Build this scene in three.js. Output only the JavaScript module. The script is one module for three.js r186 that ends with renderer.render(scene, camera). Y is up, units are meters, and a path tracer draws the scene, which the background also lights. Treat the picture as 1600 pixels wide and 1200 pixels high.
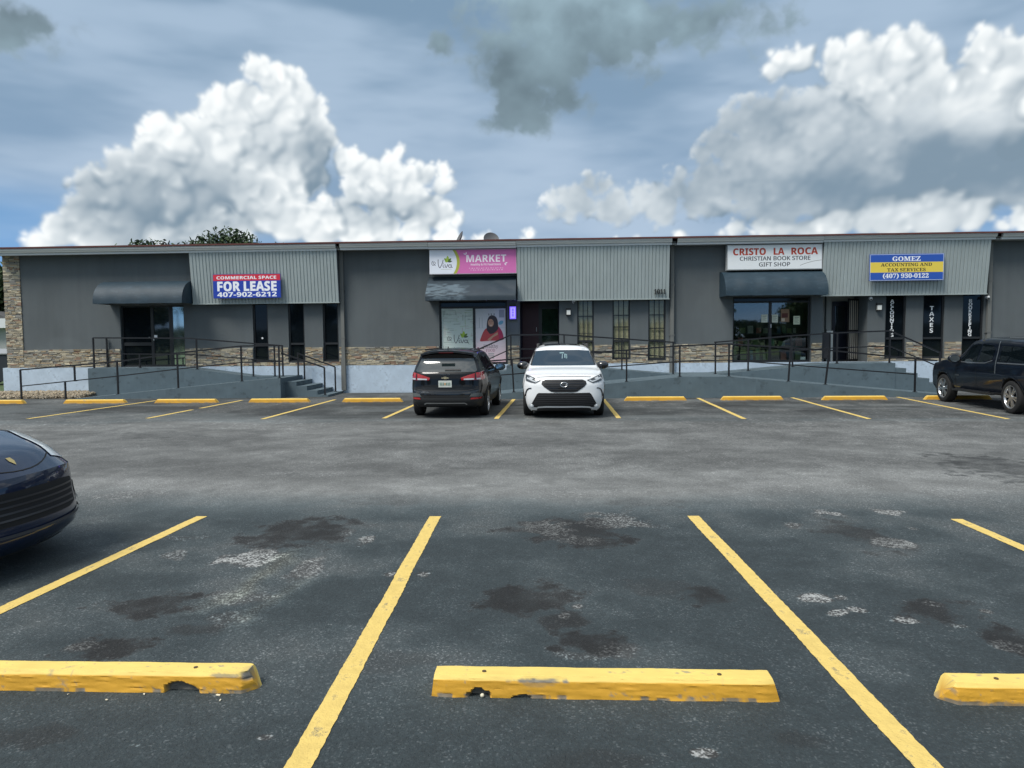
import * as THREE from 'three';
import { mergeGeometries, mergeVertices, toCreasedNormals } from 'three/addons/utils/BufferGeometryUtils.js';
import { FontLoader } from 'three/addons/loaders/FontLoader.js';
import { TextGeometry } from 'three/addons/geometries/TextGeometry.js';
import { MeshBVH } from 'three-mesh-bvh';

// ---------------------------------------------------------------- camera, sky, sun, exposure
const scene = new THREE.Scene();
const camera = new THREE.PerspectiveCamera(2 * Math.atan(600 / 1150) * 180 / Math.PI, 4 / 3, 0.1, 900);
camera.rotation.order = 'YXZ';
camera.position.set(0, 1.85, 0);
camera.rotation.set(-0.0615, 0.0505, -0.0092);
const renderer = new THREE.WebGLRenderer({ antialias: true });
renderer.toneMapping = THREE.LinearToneMapping;
renderer.toneMappingExposure = 2.1;
renderer.shadowMap.enabled = true;
const SKY_GAIN = 0.52;                                   // radiance of the sky texture
const SUN = new THREE.Vector3(-0.42, 0.86, 0.42).normalize();
const sun = new THREE.DirectionalLight(new THREE.Color(1, 0.96, 0.9), 1.5);
sun.position.copy(SUN).multiplyScalar(60); sun.castShadow = true; sun.shadow.radius = 38;
Object.assign(sun.shadow.camera, { left: -32, right: 32, top: 32, bottom: -32, near: 1, far: 140 });
sun.shadow.mapSize.set(2048, 2048);
scene.add(sun);

// ---------------------------------------------------------------- helpers
const rng = (s) => () => { s = (s + 0x6d2b79f5) | 0; let t = Math.imul(s ^ (s >>> 15), 1 | s); t = (t + Math.imul(t ^ (t >>> 7), 61 | t)) ^ t; return ((t ^ (t >>> 14)) >>> 0) / 4294967296; };
const clamp = (x, a = 0, b = 1) => (x < a ? a : x > b ? b : x);
const lerp = (a, b, t) => a + (b - a) * t;
const smooth = (a, b, x) => { const t = clamp((x - a) / (b - a)); return t * t * (3 - 2 * t); };
const NT = new Float32Array(65536); { const r = rng(11); for (let i = 0; i < 65536; i++) NT[i] = r(); }
const vn = (x, y) => {                                   // value noise 0..1
  const ix = Math.floor(x), iy = Math.floor(y), fx = x - ix, fy = y - iy, u = fx * fx * (3 - 2 * fx), v = fy * fy * (3 - 2 * fy);
  const a = (ix & 255) | ((iy & 255) << 8), b = ((ix + 1) & 255) | ((iy & 255) << 8), c = (ix & 255) | (((iy + 1) & 255) << 8), d = ((ix + 1) & 255) | (((iy + 1) & 255) << 8);
  return (NT[a] * (1 - u) + NT[b] * u) * (1 - v) + (NT[c] * (1 - u) + NT[d] * u) * v;
};
const fbm = (x, y, o = 4) => { let s = 0, a = 0.5, t = 0; for (let i = 0; i < o; i++) { s += a * vn(x, y); t += a; a *= 0.5; x = x * 2.03 + 17.7; y = y * 2.03 + 5.3; } return s / t; };
const hash2 = (ix, iy) => NT[((ix * 73 + iy * 151) & 255) | (((iy * 57 + ix * 29) & 255) << 8)];
// where the sight line through a point of the photograph (1600 x 1200) meets a real plane
const RM = new THREE.Matrix4().makeRotationFromEuler(camera.rotation);
const sight = (px, py) => new THREE.Vector3((px - 800) / 1150, (600 - py) / 1150, -1).applyMatrix4(RM);
const onGround = (px, py, y = 0) => { const d = sight(px, py); const t = (y - 1.85) / d.y; return [d.x * t, d.z * t]; };

const counts = {};
const numbered = (n) => { const k = counts[n] = (counts[n] ?? -1) + 1; return k ? n + '_' + String(k).padStart(3, '0') : n; };
const mesh = (name, geo, m, parent) => { const o = new THREE.Mesh(geo, m); o.name = name; o.castShadow = o.receiveShadow = true; parent.add(o); return o; };
function thing(name, label, category, pos = [0, 0, 0], ry = 0, group) {
  const o = new THREE.Group(); o.name = numbered(name); o.position.set(...pos); o.rotation.y = ry;
  o.userData = { label, category }; if (group) o.userData.group = group; scene.add(o); return o;
}
function solo(name, geo, m, label, category, group) {
  const o = mesh(numbered(name), geo, m, scene); o.userData = { label, category }; if (group) o.userData.group = group; return o;
}
const struct = (name, geo, m) => { const o = mesh(numbered(name), geo, m, scene); o.userData.kind = 'structure'; return o; };
const lin = (r, g, b) => new THREE.Color().setRGB(r, g, b);
const M = (c, rough = 0.8, o = {}) => new THREE.MeshStandardMaterial({ color: Array.isArray(c) ? lin(...c) : new THREE.Color(c), roughness: rough, ...o });
const MP = (c, rough, o = {}) => new THREE.MeshPhysicalMaterial({ color: Array.isArray(c) ? lin(...c) : new THREE.Color(c), roughness: rough, ...o });
const box = (w, h, d, x = 0, y = 0, z = 0) => new THREE.BoxGeometry(w, h, d).translate(x, y, z);
const span = (x0, x1, y0, y1, z0, z1) => wuv(box(x1 - x0, y1 - y0, z1 - z0, (x0 + x1) / 2, (y0 + y1) / 2, (z0 + z1) / 2));
const clean = (g) => { g = g.index ? g.toNonIndexed() : g; for (const k of Object.keys(g.attributes)) if (!['position', 'normal', 'uv'].includes(k)) g.deleteAttribute(k); return g; };
const wuv = (g) => { const p = g.attributes.position, n = g.attributes.normal, u = g.attributes.uv; for (let i = 0; i < p.count; i++) { const ax = Math.abs(n.getX(i)), ay = Math.abs(n.getY(i)); ay > 0.7 ? u.setXY(i, p.getX(i), p.getZ(i)) : ax > 0.7 ? u.setXY(i, p.getZ(i), p.getY(i)) : u.setXY(i, p.getX(i), p.getY(i)); } return g; };
const merge = (l) => mergeGeometries(l.map(clean));
const UPV = new THREE.Vector3(0, 1, 0);
function bar(p, q, w = 0.04, d = w) {                    // square tube from p to q
  const a = new THREE.Vector3(...p), b = new THREE.Vector3(...q), dir = b.clone().sub(a), L = dir.length();
  const g = new THREE.BoxGeometry(w, L, d), z = Math.abs(dir.y) / L > 0.98 ? new THREE.Vector3(0, 0, 1) : UPV.clone();
  const y = dir.normalize(), x = new THREE.Vector3().crossVectors(y, z).normalize(), zz = new THREE.Vector3().crossVectors(x, y);
  return g.applyMatrix4(new THREE.Matrix4().makeBasis(x, y, zz).setPosition(a.add(b).multiplyScalar(0.5)));
}
function rod(p, q, r = 0.02, seg = 10, r2 = r) {
  const a = new THREE.Vector3(...p), b = new THREE.Vector3(...q), dir = b.clone().sub(a), L = dir.length();
  return new THREE.CylinderGeometry(r2, r, L, seg).applyQuaternion(new THREE.Quaternion().setFromUnitVectors(UPV, dir.normalize())).translate((p[0] + q[0]) / 2, (p[1] + q[1]) / 2, (p[2] + q[2]) / 2);
}
const prismX = (pts, z0, z1) => {                        // polygon in x, y pushed from z0 to z1
  const s = new THREE.Shape(pts.map(([x, y]) => new THREE.Vector2(x, y)));
  return new THREE.ExtrudeGeometry(s, { depth: z1 - z0, bevelEnabled: false }).translate(0, 0, z0);
};
const prismZ = (pts, x0, x1) => {                        // polygon in z, y pushed from x0 to x1
  const s = new THREE.Shape(pts.map(([z, y]) => new THREE.Vector2(-z, y)));
  return new THREE.ExtrudeGeometry(s, { depth: x1 - x0, bevelEnabled: false }).rotateY(Math.PI / 2).translate(x0, 0, 0);
};
function dataTex(w, h, f, srgb = false, ch = 4) {        // f(x, y, out) with out 0..1
  const d = new Uint8Array(w * h * 4), o = [0, 0, 0];
  for (let y = 0, i = 0; y < h; y++) for (let x = 0; x < w; x++, i += 4) { f(x, y, o); d[i] = clamp(o[0]) * 255; d[i + 1] = clamp(o[1]) * 255; d[i + 2] = clamp(o[2]) * 255; d[i + 3] = 255; }
  const t = new THREE.DataTexture(d, w, h); t.magFilter = THREE.LinearFilter; t.minFilter = THREE.LinearMipmapLinearFilter; t.wrapS = t.wrapT = THREE.RepeatWrapping;
  if (srgb) t.colorSpace = THREE.SRGBColorSpace; t.needsUpdate = true; return t;
}
const enc = (l) => (l <= 0.0031308 ? l * 12.92 : 1.055 * Math.pow(l, 1 / 2.4) - 0.055);
function canvasTex(w, h, draw) {
  const c = document.createElement('canvas'); c.width = w; c.height = h; draw(c.getContext('2d'), w, h);
  const t = new THREE.CanvasTexture(c); t.colorSpace = THREE.SRGBColorSpace; t.anisotropy = 8; return t;
}
const font = await new FontLoader().loadAsync('fonts/droid/droid_sans_bold.typeface.json');
const serifFont = await new FontLoader().loadAsync('fonts/droid/droid_serif_bold.typeface.json');

// ---------------------------------------------------------------- the sky
{
  const W = 4096, H = 2048, data = new Float32Array(W * H * 4), D = Math.PI / 180;
  // cumulus is modelled as heaps of round puffs on a grid of azimuth and elevation
  const A0 = -47, E0 = -1, ST = 0.055, GW = Math.round(94 / ST), GH = Math.round(39 / ST);
  const hgt = new Float32Array(GW * GH).fill(-99), ins = new Float32Array(GW * GH).fill(-9), tone = new Float32Array(GW * GH), soft = new Float32Array(GW * GH);
  const dirOf = (px, py) => { const d = sight(px, py).normalize(); return [Math.atan2(d.x, -d.z) / D, Math.asin(d.y) / D]; };
  const wa = new Float32Array(GW * GH), we = new Float32Array(GW * GH);
  for (let j = 0, i = 0; j < GH; j++) for (let k = 0; k < GW; k++, i++) {
    const a = k * ST, e = j * ST;
    wa[i] = (fbm(a * 0.7, e * 0.7, 2) - 0.5) * 0.6 + (fbm(a * 4 + 9, e * 4, 3) - 0.5) * 0.09;
    we[i] = (fbm(a * 0.7 + 40, e * 0.7 + 7, 2) - 0.5) * 0.6 + (fbm(a * 4, e * 4 + 31, 3) - 0.5) * 0.09;
  }
  const r = rng(5);
  function puff(a, e, rad, z, t, s) {
    const k0 = Math.max(1, Math.floor((a - rad - 1.5 - A0) / ST)), k1 = Math.min(GW - 2, Math.ceil((a + rad + 1.5 - A0) / ST));
    const j0 = Math.max(1, Math.floor((e - rad - 1.5 - E0) / ST)), j1 = Math.min(GH - 2, Math.ceil((e + rad + 1.5 - E0) / ST));
    for (let j = j0; j <= j1; j++) for (let k = k0; k <= k1; k++) {
      const i = j * GW + k, da = A0 + k * ST + wa[i] - a, de = E0 + j * ST + we[i] - e, d = Math.sqrt(da * da + de * de);
      if (rad - d > ins[i]) ins[i] = rad - d;
      if (d < rad) { const h = z + Math.sqrt(rad * rad - d * d); if (h > hgt[i]) { hgt[i] = h; tone[i] = t; soft[i] = s; } }
    }
  }
  function heap(list, z, t, s) {
    for (const [px, py, pr] of list) {
      const [a, e] = dirOf(px, py), R = pr / 1150 / D * 0.86;
      puff(a, e, R, z, t, s);
      const n = 9 + Math.floor(R * 2);
      for (let i = 0; i < n; i++) {                       // smaller puffs all over, mostly on the upper rim
        const an = -0.5 + r() * (Math.PI + 1), q = 0.25 + 0.75 * Math.sqrt(r()), r2 = R * (0.22 + 0.25 * r());
        const a2 = a + Math.cos(an) * R * q * 0.95, e2 = e + Math.sin(an) * R * q * 0.95, z2 = z + R * Math.sqrt(Math.max(0, 1 - q * q)) * 0.8;
        puff(a2, e2, r2, z2, t, s);
        for (let m = 0; m < 4; m++) { const b = r() * 6.28, p = r2 * (0.5 + 0.4 * r()); puff(a2 + Math.cos(b) * p, e2 + Math.sin(b) * p, r2 * (0.25 + 0.25 * r()), z2 + r2 * 0.6, t, s); }
      }
    }
  }
  const towers = [[400, 108, 26], [430, 130, 34], [462, 150, 36], [480, 178, 34], [440, 175, 50], [385, 165, 34], [350, 160, 24], [328, 175, 26], [370, 195, 50], [490, 215, 36], [450, 225, 55], [400, 240, 60], [300, 205, 30], [252, 195, 24], [262, 222, 42], [300, 245, 55], [228, 240, 28], [192, 250, 24], [350, 270, 65], [205, 280, 45], [160, 275, 22], [135, 285, 24], [150, 310, 32], [125, 335, 34], [95, 362, 30], [60, 378, 24], [240, 310, 60], [300, 330, 65], [400, 310, 60], [470, 270, 45], [200, 345, 50], [160, 370, 40]];
  const mid = [[535, 245, 20], [550, 262, 28], [580, 270, 30], [625, 238, 16], [612, 260, 28], [640, 285, 34], [665, 272, 20], [690, 268, 16], [690, 290, 22], [600, 310, 40], [560, 300, 30], [650, 320, 40], [540, 345, 40], [600, 355, 35], [690, 335, 30], [715, 345, 16]];
  const low = [[455, 285, 24], [432, 300, 30], [415, 330, 38], [450, 340, 45], [500, 350, 45], [395, 345, 20], [345, 350, 26], [310, 360, 26], [270, 362, 22], [375, 365, 24], [250, 372, 20], [560, 370, 30], [650, 362, 30], [700, 370, 28], [750, 374, 18], [780, 382, 12], [828, 365, 14], [818, 374, 12], [905, 378, 8], [965, 376, 8]];
  const bank = [[1225, 95, 24], [1250, 92, 24], [1208, 112, 20], [1275, 102, 12], [1340, 62, 20], [1370, 78, 26], [1310, 85, 26], [1400, 68, 26], [1430, 62, 22], [1450, 88, 28], [1350, 112, 45], [1410, 112, 45], [1462, 112, 22], [1300, 112, 22], [1440, 150, 45], [1380, 160, 55], [1490, 150, 30], [1330, 150, 40], [1540, 65, 24], [1525, 88, 22], [1575, 78, 24], [1560, 108, 35], [1605, 92, 35], [1500, 125, 18], [1590, 150, 60], [1530, 190, 60], [1460, 200, 60], [1610, 230, 60], [1390, 215, 60], [1320, 205, 50], [1700, 150, 90], [1760, 220, 90]];
  const grey = [[1150, 190, 40], [1200, 185, 45], [1250, 180, 45], [1280, 200, 55], [1200, 225, 50], [1130, 220, 40], [1105, 240, 30], [1320, 235, 60], [1180, 260, 50], [1240, 270, 55], [1300, 270, 55], [1380, 250, 60], [1450, 245, 50], [1530, 245, 50], [1600, 240, 50], [1120, 290, 40], [1060, 290, 30], [1080, 310, 40], [1170, 305, 45], [1240, 310, 50], [1310, 295, 50], [1000, 310, 35], [940, 295, 28], [920, 285, 22], [900, 315, 40], [860, 322, 26], [960, 325, 40], [1030, 330, 35], [1690, 240, 70]];
  const foot = [[1430, 305, 20], [1420, 325, 30], [1450, 315, 30], [1480, 328, 35], [1400, 342, 35], [1350, 347, 30], [1520, 335, 30], [1250, 352, 25], [1200, 354, 28], [1150, 360, 20], [1132, 367, 12], [1280, 360, 25], [1300, 345, 40], [1230, 345, 34], [1460, 332, 45], [1380, 335, 40], [1060, 372, 16], [1000, 376, 12], [1590, 342, 18], [1568, 354, 14], [1605, 352, 20]];
  heap(towers, 0, 0, 0.42); heap(mid, 1.2, 0, 0.4); heap(low, 1.8, 0, 0.4); heap(bank, 0, 0.1, 0.42); heap(foot, 0.5, 0.15, 0.5); heap(grey, 0.8, 0.55, 0.8);
  for (const [px, py, pr] of [[1300, 240, 95], [1420, 225, 95], [1540, 215, 95], [1640, 210, 100], [1190, 262, 70], [1110, 300, 48], [1210, 315, 50], [1030, 318, 34], [960, 318, 30]]) { const [a, e] = dirOf(px, py); puff(a, e, pr / 1150 / D, -1.5, 0.5, 0.8); }
  // heights of the puffs -> light and shade
  const blur = (src, n) => {
    const t = new Float32Array(GW * GH), o = new Float32Array(GW * GH);
    for (let j = 0; j < GH; j++) { let s = 0, c = 0; for (let k = -n; k < GW; k++) { if (k + n < GW) { s += src[j * GW + k + n]; c++; } if (k - n - 1 >= 0) { s -= src[j * GW + k - n - 1]; c--; } if (k >= 0) t[j * GW + k] = s / c; } }
    for (let k = 0; k < GW; k++) { let s = 0, c = 0; for (let j = -n; j < GH; j++) { if (j + n < GH) { s += t[(j + n) * GW + k]; c++; } if (j - n - 1 >= 0) { s -= t[(j - n - 1) * GW + k]; c--; } if (j >= 0) o[j * GW + k] = s / c; } }
    return o;
  };
  const h = new Float32Array(GW * GH);
  for (let i = 0; i < h.length; i++) { const a = (i % GW) * ST, e = Math.floor(i / GW) * ST; h[i] = hgt[i] < -50 ? -1 : hgt[i] + (fbm(a * 2.2, e * 2.2, 3) - 0.5) * 0.16; }
  const toneS = blur(blur(tone, 8), 6), hs = blur(blur(h, 3), 2), h2 = blur(blur(h, 13), 10), h3 = blur(blur(h, 32), 26);
  const lit = new Float32Array(GW * GH);
  for (let j = 1; j < GH - 1; j++) for (let k = 1; k < GW - 1; k++) {
    const i = j * GW + k, nx = -(hs[i + 1] - hs[i - 1]) / (2 * ST), ny = -(hs[i + GW] - hs[i - GW]) / (2 * ST), n = Math.sqrt(nx * nx + ny * ny + 1);
    const l = clamp((-0.38 * nx + 0.55 * ny + 0.74) / n * 0.55 + 0.42);
    lit[i] = clamp(0.46 * l + 0.26 * clamp(0.5 + (hs[i] - h2[i]) * 0.7) + 0.42 * clamp(0.5 + (hs[i] - h3[i]) * 0.2));
  }
  const dim = (px, py, rx, ry, s) => { const [a, e] = dirOf(px, py); return [a, e, rx / 1150 / D, ry / 1150 / D, s]; };
  const shade = [dim(1390, 272, 330, 46, 0.4), dim(1250, 310, 160, 40, 0.2), dim(250, 320, 190, 75, 0.33), dim(1560, 245, 140, 50, 0.25), dim(420, 225, 60, 30, 0.12), dim(600, 330, 110, 30, 0.2), dim(1150, 225, 120, 60, 0.12), dim(500, 250, 40, 60, 0.3)];
  const dark = [dim(890, 25, 190, 75, 1), dim(840, 105, 100, 75, 1), dim(815, 160, 60, 50, 0.9), dim(990, 50, 130, 60, 0.9), dim(1120, 30, 110, 45, 0.6), dim(10, 55, 90, 35, 0.6), dim(690, 70, 30, 22, 0.5)];
  const fold = (az) => { let x = ((az + 46) % 184 + 184) % 184; return x > 92 ? 46 - (x - 92) : x - 46; };
  const px = [0, 0, 0];
  const sunAz = Math.atan2(SUN.x, -SUN.z) / D, sunEl = Math.asin(SUN.y) / D;
  function sky(azr, el) {
    const az = fold(azr), q = fbm(az * 0.05 + 3, el * 0.2 + 8, 5), q2 = fbm(az * 0.13 + 20, el * 0.5 + 1, 4), mixv = smooth(0.34, 0.66, q * 0.65 + q2 * 0.35);
    const up = smooth(0, 26, el), z = smooth(26, 75, el);
    // veil of high cloud, blue showing through low down
    const b = [lerp(0.26, 0.195, up), lerp(0.38, 0.3, up), lerp(0.54, 0.42, up)], v = [lerp(0.42, 0.35, up), lerp(0.53, 0.465, up), lerp(0.67, 0.6, up)];
    for (let c = 0; c < 3; c++) px[c] = lerp(b[c], v[c], mixv);
    const gap = smooth(lerp(8, 12, smooth(-22, -34, az)), 5.5, el + (q - 0.5) * 5) * (0.75 + 0.25 * smooth(-22, -34, az)) * smooth(-1, 2.5, el);
    px[0] = lerp(px[0], 0.11, gap * 0.8); px[1] = lerp(px[1], 0.32, gap * 0.8); px[2] = lerp(px[2], 0.64, gap * 0.8);
    if (z > 0) { const c = smooth(0.35, 0.7, fbm(az * 0.06 + 70, el * 0.1, 5)); const t = [0.55 + 0.3 * c, 0.62 + 0.27 * c, 0.7 + 0.22 * c]; for (let k = 0; k < 3; k++) px[k] = lerp(px[k], t[k], z); }
    // dark ragged low cloud
    let dk = -1; for (const [a, e, ra, re, s] of dark) { const x = (az - a) / ra, y = (el - e) / re; dk = Math.max(dk, s * (1 - Math.sqrt(x * x + y * y))); }
    if (dk > -0.6) {
      const n = fbm(az * 0.6 + (fbm(az * 2, el * 2, 3) - 0.5) * 0.5, el * 0.7 + (fbm(az * 2 + 50, el * 2, 3) - 0.5) * 0.5, 7), m = smooth(-0.08, 0.46, dk + (n - 0.5) * 1.25), g = 0.95 + 0.9 * (fbm(az * 0.3 + 9, el * 0.4, 4) - 0.45) + 0.7 * smooth(20, 28, el + (n - 0.5) * 5);
      px[0] = lerp(px[0], 0.19 * g, m * 0.9); px[1] = lerp(px[1], 0.265 * g, m * 0.9); px[2] = lerp(px[2], 0.305 * g, m * 0.9);
      const rim = m * (1 - m) * 0.06; px[0] += rim; px[1] += rim; px[2] += rim;
    }
    const gx = (az - A0) / ST, gy = (el - E0) / ST;
    if (gx > 2 && gx < GW - 3 && gy > 2 && gy < GH - 3) {
      const k = Math.floor(gx), j = Math.floor(gy), fx = gx - k, fy = gy - j, i = j * GW + k;
      const bi = (t) => (t[i] * (1 - fx) + t[i + 1] * fx) * (1 - fy) + (t[i + GW] * (1 - fx) + t[i + GW + 1] * fx) * fy;
      const inside = bi(ins); 
      if (inside > -0.8) {
        const sf = Math.max(soft[i], 0.22), wisp = (fbm(az * 1.3, el * 1.3, 6) - 0.5) * (sf > 0.6 ? 2.2 : sf > 0.45 ? 1.3 : 0.8);
        let al = smooth(-0.05, sf, inside + wisp * sf);
        if (al > 0) {
          let L = bi(lit), t = bi(toneS);
          for (const [a, e, ra, re, s] of shade) { const x = (az - a) / ra, y = (el - e) / re, d = x * x + y * y; if (d < 1) L -= s * (1 - d) * (0.6 + 0.8 * q2); }
          if (t > 0.3) L = lerp(L, 0.62, 0.55 * smooth(0.3, 0.6, t)); L = clamp(L * (1 - t * 0.4) + t * (fbm(az * 0.3, el * 0.4 + 3, 4) - 0.5) * 1.0);
          const s = smooth(0.18, 1.0, L), hi = smooth(0.7, 1, s);
          const c = [lerp(0.2, 0.82, s) + 0.12 * hi, lerp(0.28, 0.87, s) + 0.1 * hi, lerp(0.355, 0.89, s) + 0.08 * hi];
          if (t > 0.4) al *= 0.94;
          for (let m = 0; m < 3; m++) px[m] = lerp(px[m], c[m], al);
        }
      }
    }
    // the veil is thinner and brighter around the hidden sun
    const cs = Math.sin(el * D) * Math.sin(sunEl * D) + Math.cos(el * D) * Math.cos(sunEl * D) * Math.cos((azr - sunAz) * D), au = Math.exp(-(1 - cs) * 9) * 0.9;
    px[0] += au; px[1] += au * 0.97; px[2] += au * 0.9;
  }
  for (let row = H / 2; row < H; row++) {
    const el = ((row + 0.5) / H - 0.5) * 180;
    for (let col = 0; col < W; col++) {
      const thf = (((col + 0.5) / W - 0.5) * 360 + 450) % 360, fine = el < 30 && (thf < 40 || thf > 320), o = (row * W + col) * 4;
      if (!fine && row > H / 2 && (row & 1) && (el < 32 || true) && W > 3000) { for (let c = 0; c < 4; c++) data[o + c] = data[o - W * 4 + c]; continue; }
      if (!fine && (col & 3) && !(el < 30 && (thf < 45 || thf > 315))) { for (let c = 0; c < 3; c++) data[o + c] = data[o - 4 + c]; data[o + 3] = 1; continue; }
      const th = ((col + 0.5) / W - 0.5) * 360;            // atan2(z, x)
      sky(th + 90, el);
      for (let c = 0; c < 3; c++) data[o + c] = px[c] * SKY_GAIN;
      data[o + 3] = 1;
    }
  }
  const g = [0.1, 0.105, 0.1];
  for (let i = 0; i < (H / 2) * W; i++) { data[i * 4] = g[0]; data[i * 4 + 1] = g[1]; data[i * 4 + 2] = g[2]; data[i * 4 + 3] = 1; }
  const t = new THREE.DataTexture(data, W, H, THREE.RGBAFormat, THREE.FloatType);
  t.mapping = THREE.EquirectangularReflectionMapping; t.magFilter = THREE.LinearFilter; t.needsUpdate = true;
  scene.background = t; scene.environment = t;
}

// ---------------------------------------------------------------- the parking lot
const asphalt = (() => {
  // spots given where they lie on the ground: [x, z, radius x, radius z, strength]
  const spot = (px, py, rx, ry, s) => { const [x, z] = onGround(px, py), [x2] = onGround(px + rx, py), [, z2] = onGround(px, py - ry), [, z3] = onGround(px, py + ry); return [x, z, x2 - x, (z3 - z2) / 2, s]; };
  const oil0 = [spot(475, 833, 90, 26, 1), spot(235, 945, 85, 26, 0.9), spot(160, 1010, 110, 28, 1), spot(300, 985, 60, 14, 0.5), spot(805, 940, 85, 30, 0.95), spot(920, 1000, 85, 26, 1), spot(880, 970, 60, 20, 0.7), spot(905, 830, 100, 24, 0.9), spot(1105, 932, 50, 18, 0.8), spot(1030, 918, 60, 16, 0.35), spot(1330, 830, 70, 26, 0.7), spot(1450, 950, 75, 28, 0.8), spot(1575, 1000, 50, 28, 0.9), spot(1560, 730, 90, 22, 0.8), spot(580, 1035, 90, 20, 0.25), spot(60, 1150, 120, 24, 0.4), spot(1240, 1155, 70, 22, 0.35), spot(920, 1190, 90, 26, 0.3), spot(850, 690, 110, 8, 0.35), spot(250, 680, 80, 6, 0.4), spot(1290, 640, 60, 6, 0.6), spot(1120, 632, 60, 5, 0.6), spot(440, 637, 60, 5, 0.6), spot(300, 637, 60, 5, 0.5), spot(160, 637, 60, 5, 0.5), spot(590, 635, 40, 5, 0.5), spot(640, 780, 90, 10, 0.3), spot(1000, 785, 90, 10, 0.3)];
  const oil = oil0.map(([a, b, c, d, s]) => [a, b, c * 1.08, d * 1.1, s]);
  const bare = (l => l.map(([a, b, c, d, s]) => [a, b, c * 1.1, d * 1.1, s * 0.95]))([spot(400, 872, 60, 17, 1), spot(475, 890, 24, 20, 0.7), spot(378, 935, 60, 12, 0.55), spot(350, 965, 40, 14, 0.5), spot(130, 1010, 50, 16, 0.8), spot(572, 845, 20, 10, 0.9), spot(545, 832, 20, 8, 0.6), spot(620, 898, 26, 7, 0.9), spot(660, 896, 24, 7, 0.8), spot(275, 868, 26, 9, 0.6), spot(215, 770, 60, 8, 0.5), spot(860, 825, 50, 14, 0.9), spot(960, 815, 70, 16, 0.7), spot(900, 843, 60, 8, 0.7), spot(1290, 802, 44, 7, 0.95), spot(1385, 800, 34, 6, 0.9), spot(1390, 848, 44, 9, 1), spot(1240, 820, 24, 7, 0.7), spot(1425, 826, 20, 6, 0.7), spot(1280, 935, 26, 8, 0.95), spot(1310, 958, 32, 8, 0.95), spot(1340, 954, 20, 7, 0.9), spot(1415, 970, 30, 7, 0.9), spot(1312, 934, 14, 6, 0.7), spot(1460, 944, 24, 6, 0.7), spot(1540, 955, 14, 5, 0.8), spot(1575, 1010, 36, 12, 0.7), spot(1500, 978, 24, 4, 0.6), spot(900, 948, 14, 6, 0.9), spot(880, 962, 12, 6, 0.8), spot(970, 1015, 40, 18, 0.6), spot(900, 1025, 50, 10, 0.5), spot(1100, 1178, 24, 8, 0.9), spot(410, 1152, 14, 5, 0.7), spot(210, 1165, 18, 5, 0.4), spot(830, 654, 14, 2, 0.6), spot(260, 840, 90, 5, 0.35), spot(620, 690, 60, 3, 0.5), spot(460, 742, 70, 5, 0.4), spot(730, 725, 60, 8, 0.3), spot(1160, 760, 80, 6, 0.35), spot(900, 770, 120, 10, 0.35), spot(1470, 770, 60, 12, 0.4), spot(180, 700, 90, 5, 0.35), spot(300, 655, 60, 3, 0.3), spot(470, 655, 70, 3, 0.3), spot(1200, 640, 30, 3, 0.5)]);
  // flow mark down the middle of the second space
  const rowCache = new Map();
  const field = (all, x, z, n) => { let cc = rowCache.get(all); if (!cc || cc.z !== z) { cc = { z, l: all.filter(([, b, , rz]) => Math.abs(z - b) < 1.7 * rz) }; rowCache.set(all, cc); } const list = cc.l; let m = 0; for (const [a, b, rx, rz, s] of list) { const dx = (x - a) / rx, dz = (z - b) / rz; if (dx > 1.7 || dx < -1.7 || dz > 1.7 || dz < -1.7) continue; const v = s * smooth(0.2, 0.62, 1.1 - Math.sqrt(dx * dx + dz * dz) + n); if (v > m) m = v; } return m; };
  return (x, z, out) => {
    const n1 = fbm(x * 0.35 + 30, z * 0.35, 4), n2 = fbm(x * 1.7, z * 1.7 + 50, 4), n3 = fbm(x * 7 + 3, z * 7, 3), grain = vn(x * 130, z * 130), g2 = vn(x * 55 + 7, z * 55);
    const e = (n1 - 0.5) * 1.6 + (n2 - 0.5) * 0.5;
    const aisle = smooth(-7.3, -9.0, z + e * 0.7) * smooth(-17.6, -15.9, z - e);
    const streak = aisle > 0 || z < -15 ? fbm(x * 0.45, z * 1.1 + 9, 4) : 0.5, band = Math.exp(-Math.pow((z + 9.1 + e * 0.7) / 0.9, 2));
    // sealed spaces: almost black with a blue cast; aisle: worn grey
    const wear = smooth(0.4, 0.66, n1 * 0.55 + n2 * 0.45) * smooth(-3.2, -4.4, z);
    let a = lerp(0.02 + 0.036 * wear + 0.009 * n3, 0.08 + 0.068 * smooth(0.3, 0.75, streak * 0.55 + n2 * 0.45) + 0.06 * band, aisle);
    const far = smooth(-15.9, -17.8, z); a += far * (0.008 + 0.045 * smooth(0.45, 0.7, streak));
    let stone = (0.12 + 0.8 * wear + 0.4 * aisle + 0.35 * smooth(0.4, 0.7, n3));
    let r = 0.88, gr = 1, bl = 1;
    const nt = Math.max(aisle, 0.8 * smooth(-15, -17, z)); gr = lerp(lerp(1.42, 1.16, wear), 1.02, nt); bl = lerp(lerp(1.56, 1.18, wear), 0.98, nt); if (aisle > 0) a *= 1 + aisle * 0.5 * (fbm(x * 5, z * 5 + 70, 3) - 0.5);
    const ob = field(bare, x, z, (n2 - 0.5) * 0.9 + (n3 - 0.5) * 1.1);
    if (ob > 0) { const sp = smooth(0.46, 0.72, grain * 0.5 + g2 * 0.35 + n3 * 0.15 + (ob - 0.6) * 0.3); a = lerp(a, 0.09 + 0.27 * sp, ob * (0.2 + 0.8 * sp)); gr = lerp(gr, 1.02, Math.min(1, ob * 1.4)); bl = lerp(bl, 0.99, Math.min(1, ob * 1.4)); stone *= 1 - ob; }
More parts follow.
